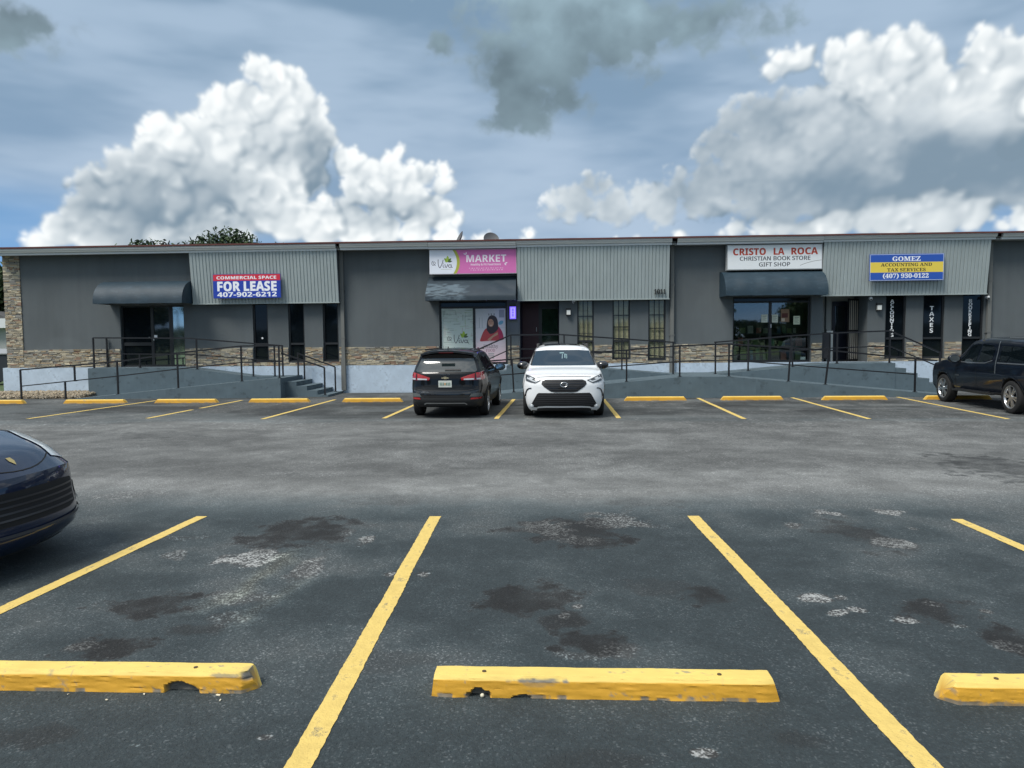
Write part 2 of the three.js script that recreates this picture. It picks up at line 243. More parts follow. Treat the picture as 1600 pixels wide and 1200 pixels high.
    // pale trail where water runs off
    const tx = -2.35 + (z + 5.3) * -0.13 + (n2 - 0.5) * 0.35, tr = Math.exp(-Math.pow((x - tx) / 0.11, 2)) * smooth(-6.6, -6, z) * smooth(-4.6, -5.2, z) + 0.6 * Math.exp(-Math.pow((x - tx - 0.42) / 0.1, 2)) * smooth(-5.7, -5.4, z) * smooth(-4.4, -4.8, z);
    a += tr * 0.09 * smooth(0.35, 0.65, n3 * 0.5 + grain * 0.5); gr = lerp(gr, 1.08, clamp(tr)); bl = lerp(bl, 0.95, clamp(tr));
    const oo = field(oil, x, z, (n2 - 0.5) * 1.3 + (n3 - 0.5) * 1.1 + (g2 - 0.5) * 0.35);
    if (oo > 0) { const od = clamp(oo * (0.7 + 0.9 * (n3 - 0.3))); a *= 1 - 0.76 * od; gr = lerp(gr, 1.03, od); bl = lerp(bl, 1.0, od); stone *= 1 - 0.75 * od; }
    const sp = smooth(0.72, 0.95, grain) * stone; 
    a *= 0.72 + 0.56 * g2 * 0.6 + 0.2 * grain;
    const w = sp * 0.16; out[0] = a + w; out[1] = a * gr + w; out[2] = a * bl + w; out[3] = r;
  };
})();
const asphaltMap = (x0, x1, z0, z1, w, h) => {
  const q = [0, 0, 0, 0];
  return dataTex(w, h, (i, j, o) => { asphalt(lerp(x0, x1, (i + 0.5) / w), lerp(z0, z1, (j + 0.5) / h), q); o[0] = enc(q[0]); o[1] = enc(q[1]); o[2] = enc(q[2]); }, true);
};
const grit = dataTex(512, 512, (x, y, o) => { const u = x / 512, v = y / 512; let s = 0; for (const [f, a] of [[64, 0.4], [128, 0.35], [230, 0.25]]) { const ix = Math.floor(u * f), iy = Math.floor(v * f); s += a * hash2(ix % f, iy % f); } o[0] = o[1] = o[2] = s; });
grit.channel = 1; grit.repeat.set(1, 1);
const lot = new THREE.Group(); lot.name = 'parking_lot'; lot.userData.kind = 'structure'; scene.add(lot);
function lotSheet(x0, x1, z0, z1, w, h, bump) {           // z0 the near side
  const g = new THREE.PlaneGeometry(x1 - x0, z0 - z1).rotateX(-Math.PI / 2).translate((x0 + x1) / 2, 0, (z0 + z1) / 2);
  const p = g.attributes.position, uv = new Float32Array(p.count * 2), uv1 = new Float32Array(p.count * 2);
  for (let i = 0; i < p.count; i++) { uv[i * 2] = (p.getX(i) - x0) / (x1 - x0); uv[i * 2 + 1] = (p.getZ(i) - z0) / (z1 - z0); uv1[i * 2] = p.getX(i); uv1[i * 2 + 1] = p.getZ(i); }
  g.setAttribute('uv', new THREE.BufferAttribute(uv, 2)); g.setAttribute('uv1', new THREE.BufferAttribute(uv1, 2));
  const map = asphaltMap(x0, x1, z0, z1, w, h); map.wrapS = map.wrapT = THREE.ClampToEdgeWrapping;
  mesh('asphalt', g, new THREE.MeshStandardMaterial({ map, roughness: 0.86, bumpMap: bump ? grit : null, bumpScale: 0.006 }), lot);
}
lotSheet(-7, 0, -2.2, -9.9, 1536, 1536, true);
lotSheet(0, 7, -2.2, -9.9, 1536, 1536, true);
lotSheet(-13, 13, -9.9, -15, 2048, 448, false);
lotSheet(-24, -13, -9.9, -15, 512, 256, false);
lotSheet(13, 24, -9.9, -15, 512, 256, false);
lotSheet(-24, 24, -15, -25.6, 1536, 448, false);
lotSheet(-24, -7, -2.2, -9.9, 512, 256, false);
lotSheet(7, 24, -2.2, -9.9, 512, 256, false);
lotSheet(-24, 24, 22, -2.2, 256, 256, false);
// grass beyond the lot, far enough to meet the horizon
const grassMap = dataTex(512, 512, (x, y, o) => { const n = fbm(x / 40, y / 40, 4), m = hash2(x & 255, y & 255); o[0] = enc(0.05 + 0.05 * n * m); o[1] = enc(0.085 + 0.06 * n * m); o[2] = enc(0.025 + 0.02 * m); }, true); grassMap.repeat.set(300, 300);
struct('ground', new THREE.CircleGeometry(850, 96).rotateX(-Math.PI / 2).translate(0, -0.06, 0), M([1, 1, 1], 0.95, { map: grassMap }));

// painted lines, each a thin worn coat of paint
const paintTex = dataTex(256, 1024, (x, y, o) => {
  const n = fbm(x / 30, y / 30, 4), s = hash2(x & 255, (y * 3) & 255), w = smooth(0.74, 0.84, n * 0.75 + s * 0.3), k = 0.8 + 0.3 * n;
  o[0] = enc(lerp(0.72 * k, 0.1, w)); o[1] = enc(lerp(0.52 * k, 0.1, w)); o[2] = enc(lerp(0.15 * k, 0.1, w));
}, true);
const linePaint = M([1, 1, 1], 0.75, { map: paintTex, bumpMap: grit, bumpScale: 0.003 });
function paintLine(ax, az, bx, bz, w, label, worn = 0) {
  const r = rng(Math.round((ax + 50) * 131 + az * 7)), n = Math.max(30, Math.round(Math.abs(bz - az) / 0.03)), pos = [], uv = [], uv1 = [], idx = [];
  for (let i = 0; i <= n; i++) {
    const t = i / n, x = lerp(ax, bx, t), z = lerp(az, bz, t), wob = (vn(t * 9, ax * 3) - 0.5) * 0.012;
    const l = w / 2 + (r() - 0.5) * 0.006, q = w / 2 + (r() - 0.5) * 0.006;
    pos.push(x - l + wob, 0.004, z, x + q + wob, 0.004, z); const v = (z + ax * 3.7) / 2.2;
    uv.push(0, v, 0.3, v); uv1.push(x - l, z, x + q, z);
    if (i && !(worn && i / n > 0.42 && i / n < 0.5)) idx.push(i * 2 - 2, i * 2 - 1, i * 2, i * 2 - 1, i * 2 + 1, i * 2);
  }
  const g = new THREE.BufferGeometry(); g.setAttribute('position', new THREE.Float32BufferAttribute(pos, 3)); g.setAttribute('uv', new THREE.Float32BufferAttribute(uv, 2)); g.setAttribute('uv1', new THREE.Float32BufferAttribute(uv1, 2)); g.setIndex(idx); g.computeVertexNormals();
  if (g.attributes.normal.getY(0) < 0) { g.setIndex(idx.reverse()); g.computeVertexNormals(); }
  solo('parking_line', g, linePaint, label, 'parking line', 'yellow lines between the parking spaces');
}
paintLine(-3.84, -4.2, -3.68, -7.52, 0.115, 'yellow line in the foreground beside the front of the dark blue SUV');
paintLine(-1.08, -2.3, -1.2, -7.55, 0.12, 'yellow foreground line just left of the middle wheel stop');
paintLine(1.64, -2.3, 1.48, -7.6, 0.12, 'yellow foreground line just right of the middle wheel stop');
paintLine(4.16, -3.0, 4.07, -7.5, 0.115, 'short yellow foreground line cut off by the right edge, above the right wheel stop');
const farLines = [
  [-18.3, -19.4, -18.0, -22.7, 'pale yellow line at the far left beside the gravel bed'],
  [-12.75, -17.3, -12.4, -22.6, 'long yellow line between second and third far wheel stops from the left'],
  [-9.75, -17.3, -9.6, -22.5, 'yellow line with a worn gap, below the front of the left ramp', 1],
  [-6.79, -17.04, -6.68, -22.6, 'yellow line ending below the concrete stairs on the left'],
  [-3.9, -17.1, -3.8, -21.4, 'yellow line running up to the left side of the black SUV'],
  [-1.23, -16.9, -1.08, -22.4, 'wide yellow line between the black SUV and the white SUV'],
  [1.6, -16.95, 1.63, -22.2, 'yellow line along the right side of the white SUV'],
  [4.38, -16.7, 4.5, -22.5, 'yellow line second to the right of the white SUV, below the railing posts'],
  [7.08, -16.6, 7.3, -22.5, 'yellow line in front of the book store window, between two wheel stops'],
  [10.0, -16.5, 10.4, -22.5, 'yellow line running beside the dark pickup truck'],
];
for (const [a, b, c, d, l, w] of farLines) paintLine(a, b, c, d, 0.11, l, w);

// concrete wheel stops painted yellow
const stopTex = (seed) => { const t = canvasTex(16, 16, () => {}); return t; };
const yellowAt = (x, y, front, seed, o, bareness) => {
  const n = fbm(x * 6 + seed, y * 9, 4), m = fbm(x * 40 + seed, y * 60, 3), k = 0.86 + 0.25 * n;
  const top = front ? 0 : 1;  // all but the front paler: fading, plus skylight put into the colour
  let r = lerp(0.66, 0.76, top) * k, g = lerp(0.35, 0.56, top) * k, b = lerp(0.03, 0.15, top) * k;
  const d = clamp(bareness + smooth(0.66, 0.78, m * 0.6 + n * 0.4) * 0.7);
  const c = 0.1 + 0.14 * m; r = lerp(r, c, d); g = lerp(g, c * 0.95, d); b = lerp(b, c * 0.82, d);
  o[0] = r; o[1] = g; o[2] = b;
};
const stopPaint = new THREE.MeshStandardMaterial({ vertexColors: true, roughness: 0.72 });
function wheelStop(x0, x1, z, label, group, { h = 0.125, fine = 0, seed = 1, chips = [], endL = 0.05, endR = 0.05, scuff = [] } = {}) {
  // profile round the block, front foot -> front shoulder -> top -> back foot
  const L = x1 - x0, nx = fine ? 220 : 24, prof = [], P = fine ? 44 : 8;
  const key = [[0.085, 0], [0.072, h - 0.022], [0.052, h], [-0.052, h], [-0.072, h - 0.022], [-0.085, 0]];
  const len = []; let tot = 0; for (let i = 1; i < key.length; i++) { const d = Math.hypot(key[i][0] - key[i - 1][0], key[i][1] - key[i - 1][1]); len.push(d); tot += d; }
  for (let i = 0; i <= P; i++) { let s = (i / P) * tot, k = 0; while (k < len.length - 1 && s > len[k]) { s -= len[k]; k++; } const t = s / len[k]; prof.push([lerp(key[k][0], key[k + 1][0], t), lerp(key[k][1], key[k + 1][1], t), k]); }
  const pos = [], col = [], idx = [], c = [0, 0, 0];
  for (let i = 0; i <= nx; i++) for (let j = 0; j <= P; j++) {
    let [dz, y, k] = prof[j]; let x = lerp(0, L, i / nx);
    const eL = endL * (y / h), eR = endR * (y / h);
    x = lerp(eL, L - eR, i / nx);
    let bareness = 0;
    if (fine) {
      const en = Math.max(clamp(1 - x / 0.07) * (endL > 0.05 ? 0.8 : 0.12), clamp(1 - (L - x) / 0.07) * (endR > 0.05 ? 0.8 : 0.12)); dz *= 1 - en;
      const n = fbm(x * 12 + seed * 9, j * 0.7 + seed, 4); dz += (n - 0.5) * 0.008; y += (fbm(x * 9, j + 5 + seed, 3) - 0.5) * 0.004;
      if (y < 0.016 && dz > 0) { const f = smooth(0.5, 0.62, fbm(x * 22 + seed * 3, 2, 5)); bareness = f * 0.9; dz -= 0.002 * f; }
      for (const [cx, cy, rx, ry, dp] of chips) { const q = 1 - Math.hypot((x - cx) / rx, (y - cy) / ry) + (fbm(x * 25, y * 30 + seed, 3) - 0.5) * 0.7; if (q > 0 && dz > -0.02) { const f = smooth(0, 0.35, q); dz -= dp * f; bareness = Math.max(bareness, f); } }
      for (const [cx, cy, rx, ry, s] of scuff) { const q = 1 - Math.hypot((x - cx) / rx, (y - cy) / ry) + (fbm(x * 30, y * 60, 3) - 0.5) * 1.2; if (q > 0) bareness = Math.max(bareness, s * smooth(0, 0.5, q)); }
    } else bareness = (y < 0.02 ? smooth(0.4, 0.65, fbm(x * 8 + seed, 1, 3)) * 0.7 : 0);
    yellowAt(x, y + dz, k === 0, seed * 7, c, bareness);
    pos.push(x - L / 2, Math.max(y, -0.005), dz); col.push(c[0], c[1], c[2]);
  }
  const R = P + 1;
  for (let i = 0; i < nx; i++) for (let j = 0; j < P; j++) { const a = i * R + j; idx.push(a, a + R, a + 1, a + R, a + R + 1, a + 1); }
  for (const e of [0, nx]) { const m = pos.length / 3; yellowAt(e, 0.05, true, seed, c, 0.15); pos.push(e ? L / 2 - endR * 0.4 : -L / 2 + endL * 0.4, h * 0.4, 0); col.push(...c); for (let j = 0; j < P; j++) { const a = e * R + j; e ? idx.push(a, m, a + 1) : idx.push(a, a + 1, m); } const b0 = e * R; e ? idx.push(b0 + P, m, b0) : idx.push(b0 + P, b0, m); }
  let g = new THREE.BufferGeometry(); g.setAttribute('position', new THREE.Float32BufferAttribute(pos, 3)); g.setAttribute('color', new THREE.Float32BufferAttribute(col, 3)); g.setIndex(idx);
  g = toCreasedNormals(g, 0.5);
  const o = solo('wheel_stop', g, stopPaint, label, 'wheel stop', group); o.position.set((x0 + x1) / 2, 0, z);
  if (fine) for (const u of [-0.62, 0.6]) mesh('bolt_hole', new THREE.CylinderGeometry(0.011, 0.011, 0.006, 14).translate(u, h + 0.0015, 0.01), M([0.09, 0.06, 0.03], 0.9), o);
  return o;
}
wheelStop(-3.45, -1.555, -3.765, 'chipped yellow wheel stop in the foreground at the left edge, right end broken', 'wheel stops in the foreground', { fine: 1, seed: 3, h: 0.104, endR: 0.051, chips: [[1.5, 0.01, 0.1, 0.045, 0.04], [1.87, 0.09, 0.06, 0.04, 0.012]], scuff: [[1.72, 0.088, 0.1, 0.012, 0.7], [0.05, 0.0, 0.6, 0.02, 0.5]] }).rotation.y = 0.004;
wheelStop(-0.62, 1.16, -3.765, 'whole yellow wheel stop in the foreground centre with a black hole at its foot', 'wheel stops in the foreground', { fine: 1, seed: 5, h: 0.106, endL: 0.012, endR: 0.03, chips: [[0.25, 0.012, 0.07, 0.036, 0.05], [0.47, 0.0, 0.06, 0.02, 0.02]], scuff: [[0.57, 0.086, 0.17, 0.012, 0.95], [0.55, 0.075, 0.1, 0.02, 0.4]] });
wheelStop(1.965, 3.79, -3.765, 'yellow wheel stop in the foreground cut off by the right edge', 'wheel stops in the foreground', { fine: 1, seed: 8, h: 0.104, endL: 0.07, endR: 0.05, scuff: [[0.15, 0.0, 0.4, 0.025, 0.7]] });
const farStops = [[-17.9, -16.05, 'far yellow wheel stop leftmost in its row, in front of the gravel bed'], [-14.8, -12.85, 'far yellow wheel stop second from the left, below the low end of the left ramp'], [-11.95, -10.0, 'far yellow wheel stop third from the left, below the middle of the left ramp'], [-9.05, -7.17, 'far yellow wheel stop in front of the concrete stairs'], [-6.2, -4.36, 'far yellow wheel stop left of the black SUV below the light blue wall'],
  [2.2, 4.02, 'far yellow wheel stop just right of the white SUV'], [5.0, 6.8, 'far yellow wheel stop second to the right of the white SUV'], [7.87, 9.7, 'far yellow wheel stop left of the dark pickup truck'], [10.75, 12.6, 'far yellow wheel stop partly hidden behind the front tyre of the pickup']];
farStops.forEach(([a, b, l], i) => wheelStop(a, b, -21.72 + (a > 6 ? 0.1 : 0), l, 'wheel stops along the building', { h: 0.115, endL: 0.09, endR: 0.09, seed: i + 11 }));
// flakes of paint and grit round the near wheel stops
{
  const r = rng(77), l = [];
  for (let i = 0; i < 6; i++) { const x = i < 40 ? lerp(-2.6, -1.5, r()) : lerp(-0.7, 1.2, r()), z = -3.66 + r() * r() * 0.22, s = 0.004 + 0.012 * r() * r(); const g = new THREE.BoxGeometry(s * 2.2, 0.004, s).rotateY(r() * 6).rotateX((r() - 0.5) * 0.6).translate(x, 0.005, z); l.push(g); }
  l.push(new THREE.SphereGeometry(0.011, 10, 8).translate(-0.355, 0.011, -3.685));
  const o = mesh('paint_flakes', merge(l), M([0.72, 0.66, 0.5], 0.8), scene); o.userData = { kind: 'stuff', label: 'pale flakes of paint and grit scattered at the feet of the near wheel stops', category: 'debris' };
}

// ---------------------------------------------------------------- the building
const ZW = -25.52, X0 = -19.42, X1 = 24, FL = 0.97, WT = 4.95;
const stuccoBump = dataTex(512, 512, (x, y, o) => { const n = 0.6 * hash2(x & 255, y & 255) + 0.4 * vn(x / 3, y / 3); o[0] = o[1] = o[2] = n; }); stuccoBump.repeat.set(0.6, 0.6);
const stuccoMap = dataTex(1024, 256, (x, y, o) => { const n = fbm(x / 60, y / 60, 5), s = fbm(x / 9, y / 90, 3), k = 0.86 + 0.26 * n + 0.13 * (s - 0.5) + 0.1 * smooth(0.58, 0.7, fbm(x / 120 + 7, y / 70, 3)); o[0] = enc(0.108 * k); o[1] = enc(0.124 * k); o[2] = enc(0.130 * k); }, true); stuccoMap.repeat.set(1 / 16, 1 / 5);
const stucco = M([1, 1, 1], 0.9, { map: stuccoMap, bumpMap: stuccoBump, bumpScale: 0.003 });
const plinthMap = dataTex(1024, 256, (x, y, o) => { const n = fbm(x / 60, y / 60, 5), s = fbm(x / 18 + 9, y / 18, 4), k = 0.84 + 0.3 * n, d = smooth(0.55, 0.75, s * 0.6 + n * 0.4) * 0.22 + 0.25 * smooth(40, 0, y + 30 * s); o[0] = enc(0.5 * k * (1 - d)); o[1] = enc(0.6 * k * (1 - d)); o[2] = enc(0.7 * k * (1 - d)); }, true); plinthMap.repeat.set(1 / 4, 1 / 1);
const plinthPaint = M([1, 1, 1], 0.85, { map: plinthMap, bumpMap: stuccoBump, bumpScale: 0.003 });
const darkFrame = M([0.018, 0.02, 0.022], 0.45), black = M([0.012, 0.012, 0.013], 0.5);
const glassDark = MP([0.006, 0.009, 0.012], 0.04, { ior: 1.4 });
const glassSoft = MP([0.015, 0.022, 0.025], 0.03, { ior: 2.1 });
const mirrorGlass = M([0.62, 0.7, 0.68], 0.04, { metalness: 0.95 });
const clearPane = MP([0.8, 0.86, 0.85], 0.02, { transmission: 1, thickness: 0, ior: 2.1 });
const bldg = new THREE.Group(); bldg.name = 'commercial_building'; bldg.userData = { label: 'long single storey grey commercial building with stone base and ribbed metal panels', category: 'building' }; scene.add(bldg);

// openings: [x0, x1, y0, y1]
const OP = {
  leftDoor: [-15.21, -12.89, FL, 3.14], w1: [-10.41, -9.87, 1.12, 3.2], w2: [-9.14, -8.57, 1.11, 3.2], w3: [-7.91, -7.36, 1.12, 3.2],
  market: [-3.8, -1.44, FL, 3.19], alcove: [-1.0, 0.36, FL, 3.2], w4: [0.98, 1.55, 1.13, 3.2], w5: [2.19, 2.79, 1.11, 3.2], w6: [3.41, 4.0, 1.1, 3.2],
  book: [6.27, 8.88, FL, 3.2], alcove2: [9.27, 10.75, FL, 3.24], w7: [11.34, 12.02, 1.09, 3.24], w8: [12.58, 13.28, 1.07, 3.24], w9: [13.87, 14.56, 1.1, 3.24],
};
{
  const s = new THREE.Shape([[X0 + 0.6, FL], [X1, FL], [X1, WT], [X0 + 0.6, WT]].map((p) => new THREE.Vector2(...p)));
  for (const [a, b, c, d] of Object.values(OP)) s.holes.push(new THREE.Path([[a, c + (c === FL ? 0.002 : 0)], [a, d], [b, d], [b, c + (c === FL ? 0.002 : 0)]].map((p) => new THREE.Vector2(...p))));
  mesh('wall', new THREE.ExtrudeGeometry(s, { depth: 0.24, bevelEnabled: false }).translate(0, 0, ZW - 0.24), stucco, bldg);
  mesh('side_wall', merge([span(X0, X0 + 0.22, 0, WT, ZW - 14, ZW - 0.06), span(X1 - 0.2, X1, 0, WT, ZW - 14, ZW - 0.25), span(X0, X1, 0, WT, ZW - 14.2, ZW - 14)]), stucco, bldg);
  mesh('floor', span(X0 + 0.3, X1 - 0.3, FL - 0.1, FL - 0.004, ZW - 13.9, ZW - 0.25), M([0.06, 0.06, 0.06], 0.8), bldg);
  mesh('plinth', span(X0 - 0.18, X1, -0.05, FL - 0.004, ZW - 0.3, ZW + 0.035), plinthPaint, bldg);
  mesh('inner_partition', span(X0 + 0.3, X1 - 0.3, FL, WT - 0.05, ZW - 3.3, ZW - 3.2), M([0.05, 0.05, 0.05], 0.9), bldg);
}
// stacked ledger stone along the foot of the wall and up the left corner
{
  const r = rng(21), geos = [], tones = [[0.38, 0.33, 0.24], [0.42, 0.37, 0.27], [0.3, 0.27, 0.21], [0.24, 0.225, 0.19], [0.46, 0.41, 0.3], [0.36, 0.28, 0.18], [0.2, 0.19, 0.17], [0.5, 0.44, 0.32], [0.3, 0.2, 0.14], [0.37, 0.345, 0.28], [0.28, 0.27, 0.24]];
  const stone = (x0, x1, y0, y1) => {
    if (x1 - x0 < 0.015) return;
    const d = 0.022 + 0.02 * r(), g = new THREE.BoxGeometry(x1 - x0 - 0.006, y1 - y0 - 0.005, d), p = g.attributes.position, c = tones[Math.floor(r() * tones.length)], k = 0.9 + 0.35 * r();
    for (let i = 0; i < p.count; i++) if (p.getZ(i) > 0) p.setXYZ(i, p.getX(i) + (r() - 0.5) * 0.012, p.getY(i) + (r() - 0.5) * 0.008, p.getZ(i) + (r() - 0.5) * 0.012);
    g.translate((x0 + x1) / 2, (y0 + y1) / 2, ZW + d / 2); g.computeVertexNormals();
    const col = new Float32Array(p.count * 3); for (let i = 0; i < p.count; i++) { col[i * 3] = c[0] * k; col[i * 3 + 1] = c[1] * k; col[i * 3 + 2] = c[2] * k; }
    g.setAttribute('color', new THREE.BufferAttribute(col, 3)); geos.push(g);
  };
  const blocks = Object.values(OP).map(([a, b, c, d]) => [a - 0.02, b + 0.02, c, d]);
  const row = (xa, xb, y0, y1) => {
    let x = xa; while (x < xb - 0.01) {
      let e = Math.min(xb, x + 0.07 + 0.24 * r() * (r() < 0.25 ? 1.5 : 0.8)); let s = x; x = e;
      let parts = [[s, e]];
      for (const [a, b, c, d] of blocks) if (y1 > c && y0 < d) parts = parts.flatMap(([p, q]) => (q <= a || p >= b ? [[p, q]] : [[p, Math.min(q, a)], [Math.max(p, b), q]].filter(([u, v]) => v - u > 0.01)));
      for (const [p, q] of parts) stone(p, q, y0, y1);
    }
  };
  for (let y = FL; y < 1.6;) { const h = Math.min(1.61 - y, 0.03 + 0.026 * r()); row(X0 + 0.62, X1, y, y + h); y += h; }
  for (let y = FL; y < WT - 0.01;) { const h = Math.min(WT - y, 0.03 + 0.03 * r()); row(X0 - 0.005, X0 + 0.615, y, y + h); y += h; }
  const g = mergeGeometries(geos); g.deleteAttribute('uv');
  const stoneBed = mesh('stone_bed', merge([span(X0, X0 + 0.6, FL, WT, ZW - 0.2, ZW - 0.003)]), M([0.14, 0.13, 0.11], 0.95), bldg);
  const o = mesh('stone_veneer', g, M([1, 1, 1], 0.9, { vertexColors: true }), bldg); o.userData.kind = 'stuff';
}
// ribbed metal panels over the shop fronts: the top stands proud of the foot
const metalMap = dataTex(512, 512, (x, y, o) => { const n = fbm(x / 50, y / 120, 4), m = fbm(x / 8, y / 60 + 7, 3), k = 0.86 + 0.2 * n + 0.1 * m; o[0] = enc(0.35 * k); o[1] = enc(0.40 * k); o[2] = enc(0.395 * k); }, true); metalMap.repeat.set(0.2, 0.4);
const ribbed = M([1, 1, 1], 0.5, { map: metalMap, metalness: 0.0 });
function panel(x0, x1, y0, y1, top) {
  const zb = ZW + 0.27, zt = ZW + 0.45, pitch = (x1 - x0) / Math.round((x1 - x0) / 0.117), pts = [];
  for (let i = 0; i < Math.round((x1 - x0) / pitch); i++) { const x = x0 + i * pitch; pts.push([x, -0.022], [x + pitch * 0.1, -0.022], [x + pitch * 0.2, 0], [x + pitch * 0.9, 0]); }
  pts.push([x1, -0.022]);
  const pos = [], uv = [];
  for (let i = 0; i + 1 < pts.length; i++) {
    const [a, da] = pts[i], [b, db] = pts[i + 1];
    const q = [[a, y0, zb + da], [b, y0, zb + db], [b, y1, zt + db], [a, y0, zb + da], [b, y1, zt + db], [a, y1, zt + da]];
    for (const [x, y, z] of q) { pos.push(x, y, z); uv.push(x, y); }
  }
  const g = new THREE.BufferGeometry(); g.setAttribute('position', new THREE.Float32BufferAttribute(pos, 3)); g.setAttribute('uv', new THREE.Float32BufferAttribute(uv, 2)); g.computeVertexNormals();
  const p = mesh('metal_panel', g, ribbed, bldg);
  mesh('panel_frame', prismZ([[ZW + 0.005, y0 + 0.003], [zb - 0.026, y0 + 0.003], [zt - 0.026, y1], [ZW + 0.005, y1]], x0 + 0.002, x1 - 0.002), M([0.05, 0.055, 0.058], 0.8), p);
  mesh('bottom_trim', span(x0 - 0.01, x1 + 0.01, y0 - 0.03, y0 + 0.004, zb - 0.04, zb + 0.012), M([0.34, 0.39, 0.38], 0.5), p);
}
panel(-12.42, -7.24, 3.17, 4.93); panel(-1.06, 4.07, 3.16, 4.93); panel(9.12, 14.49, 3.2, 4.97);
// eaves: gutter, fascia and the thin red edge of the roof
{
  const trim = M([0.56, 0.57, 0.54], 0.55), white = M([0.74, 0.77, 0.78], 0.5), wallTop = WT;
  const segs = [[X0 - 0.12, -7.24, 0], [-7.1, -4.08, 0.012], [-4.07, -1.09, 0.0], [-1.08, 4.12, 0.02], [4.3, 9.08, 0.015], [9.09, 14.6, 0.035], [14.78, X1 + 0.1, 0.03]];
  for (const [a, b, dy] of segs) {
    const g = mesh('gutter', prismZ([[ZW + 0.46, 4.99 + dy], [ZW + 0.55, 4.99 + dy], [ZW + 0.565, 5.03 + dy], [ZW + 0.585, 5.06 + dy], [ZW + 0.585, 5.125 + dy], [ZW + 0.46, 5.125 + dy]], a, b), trim, bldg);
    mesh('fascia', span(a, b, 4.915 + dy, 4.987 + dy, ZW + 0.4, ZW + 0.475), white, bldg);
  }
  mesh('soffit', span(X0 - 0.1, X1, 4.952, 4.985, ZW - 0.25, ZW + 0.398), M([0.4, 0.42, 0.43], 0.8), bldg);
  const rg = new THREE.BoxGeometry(X1 - X0 + 0.4, 0.05, 14.9, 120, 1, 40); { const p = rg.attributes.position; for (let i = 0; i < p.count; i++) p.setY(i, p.getY(i) + 0.012 * (fbm(p.getX(i) * 1.3, p.getZ(i) * 2, 3) - 0.5)); rg.computeVertexNormals(); }
  const shingle = dataTex(512, 512, (x, y, o) => { const n = hash2(Math.floor(x / 24) , Math.floor(y / 12)), m = fbm(x / 20, y / 20, 3), k = 0.55 + 0.5 * n + 0.3 * m; o[0] = enc(0.135 * k); o[1] = enc(0.05 * k); o[2] = enc(0.045 * k); }, true); shingle.repeat.set(14, 6);
  mesh('roof', rg.rotateX(0.035).translate((X0 + X1) / 2, 5.42, ZW - 6.82), M([1, 1, 1], 0.9, { map: shingle }), bldg);
}
// downspouts
for (const [x, z] of [[-7.18, 0.1], [4.2, 0.1], [14.68, 0.1]]) {
  const d = mesh('downspout', merge([span(x - 0.06, x + 0.06, 1.25, 4.98, ZW + 0.03, ZW + 0.12), span(x - 0.075, x + 0.075, 0.1, 1.25, ZW + 0.04, ZW + 0.15), prismZ([[ZW + 0.03, 4.9], [ZW + 0.12, 4.9], [ZW + 0.5, 5.02], [ZW + 0.46, 5.05]], x - 0.055, x + 0.055)]), M([0.15, 0.155, 0.145], 0.7), bldg);
  for (const y of [1.9, 3.6]) mesh('strap', span(x - 0.085, x + 0.085, y, y + 0.04, ZW + 0.005, ZW + 0.127), M([0.13, 0.135, 0.13], 0.7), d);
}
// windows
const letterMat = M([0.88, 0.9, 0.9], 0.6);
function letters(txt, x, yTop, yBot, z, size, parent, m = letterMat) {
  [...txt].forEach((ch, i) => {
    const g = new TextGeometry(ch, { font, size, depth: 0.006, curveSegments: 4 }); g.computeBoundingBox(); const b = g.boundingBox, step = (yTop - yBot) / txt.length;
    g.scale(1.3, 1, 1); g.computeBoundingBox(); g.translate(x - (g.boundingBox.max.x + g.boundingBox.min.x) / 2, yTop - (i + 0.5) * step - (b.max.y + b.min.y) / 2, z); mesh('letter', g, m, parent);
  });
}
function window1([x0, x1, y0, y1], { bar: yb = 1.74, pane = glassDark, blind = false, word } = {}) {
  const w = new THREE.Group(); w.name = 'window'; bldg.add(w);
  const t = 0.05, z0 = ZW - 0.14, z1 = ZW - 0.06, fr = [span(x0, x0 + t, y0, y1, z0, z1), span(x1 - t, x1, y0, y1, z0, z1), span(x0 + t, x1 - t, y0, y0 + t, z0, z1), span(x0 + t, x1 - t, y1 - t, y1, z0, z1), span(x0 + t, x1 - t, yb - 0.035, yb + 0.035, z0, z1 + 0.004)];
  mesh('frame', merge(fr), darkFrame, w);
  mesh('sill', span(x0 + 0.002, x1 - 0.002, y0 - 0.03, y0 - 0.001, ZW - 0.2, ZW + 0.02), darkFrame, w);
  mesh('pane', span(x0 + t, x1 - t, yb + 0.035, y1 - t, ZW - 0.105, ZW - 0.098), pane, w);
  mesh('pane', span(x0 + t, x1 - t, y0 + t, yb - 0.035, ZW - 0.105, ZW - 0.098), pane, w);
  if (blind) {
    const b = [], r = rng(Math.round(x0 * 100));
    for (let y = y0 + 0.08; y < y1 - 0.06; y += 0.045) b.push(new THREE.BoxGeometry(x1 - x0 - 0.1, 0.04, 0.004).rotateX(-0.25 + (r() - 0.5) * 0.4).translate((x0 + x1) / 2, y, ZW - 0.135));
    const s = mesh('blind', merge(b), M([0.5, 0.43, 0.29], 0.75), w); s.userData.kind = 'stuff';
    const xs = [1, 2].map((k) => lerp(x0 + t, x1 - t, k / 3)), bars = [];
    for (const x of xs) { bars.push(span(x - 0.012, x + 0.012, yb + 0.036, y1 - t, ZW - 0.092, ZW - 0.062), span(x - 0.012, x + 0.012, y0 + t, yb - 0.036, ZW - 0.092, ZW - 0.062)); }
    for (const y of blind) bars.push(span(x0 + t, x1 - t, y - 0.012, y + 0.012, ZW - 0.09, ZW - 0.066));
    mesh('muntin', merge(bars), darkFrame, w);
  }
  if (word) letters(word[0], word[1], word[2], word[3], ZW - 0.097, word[4], w);
  return w;
}
window1(OP.w1); window1(OP.w2); window1(OP.w3);
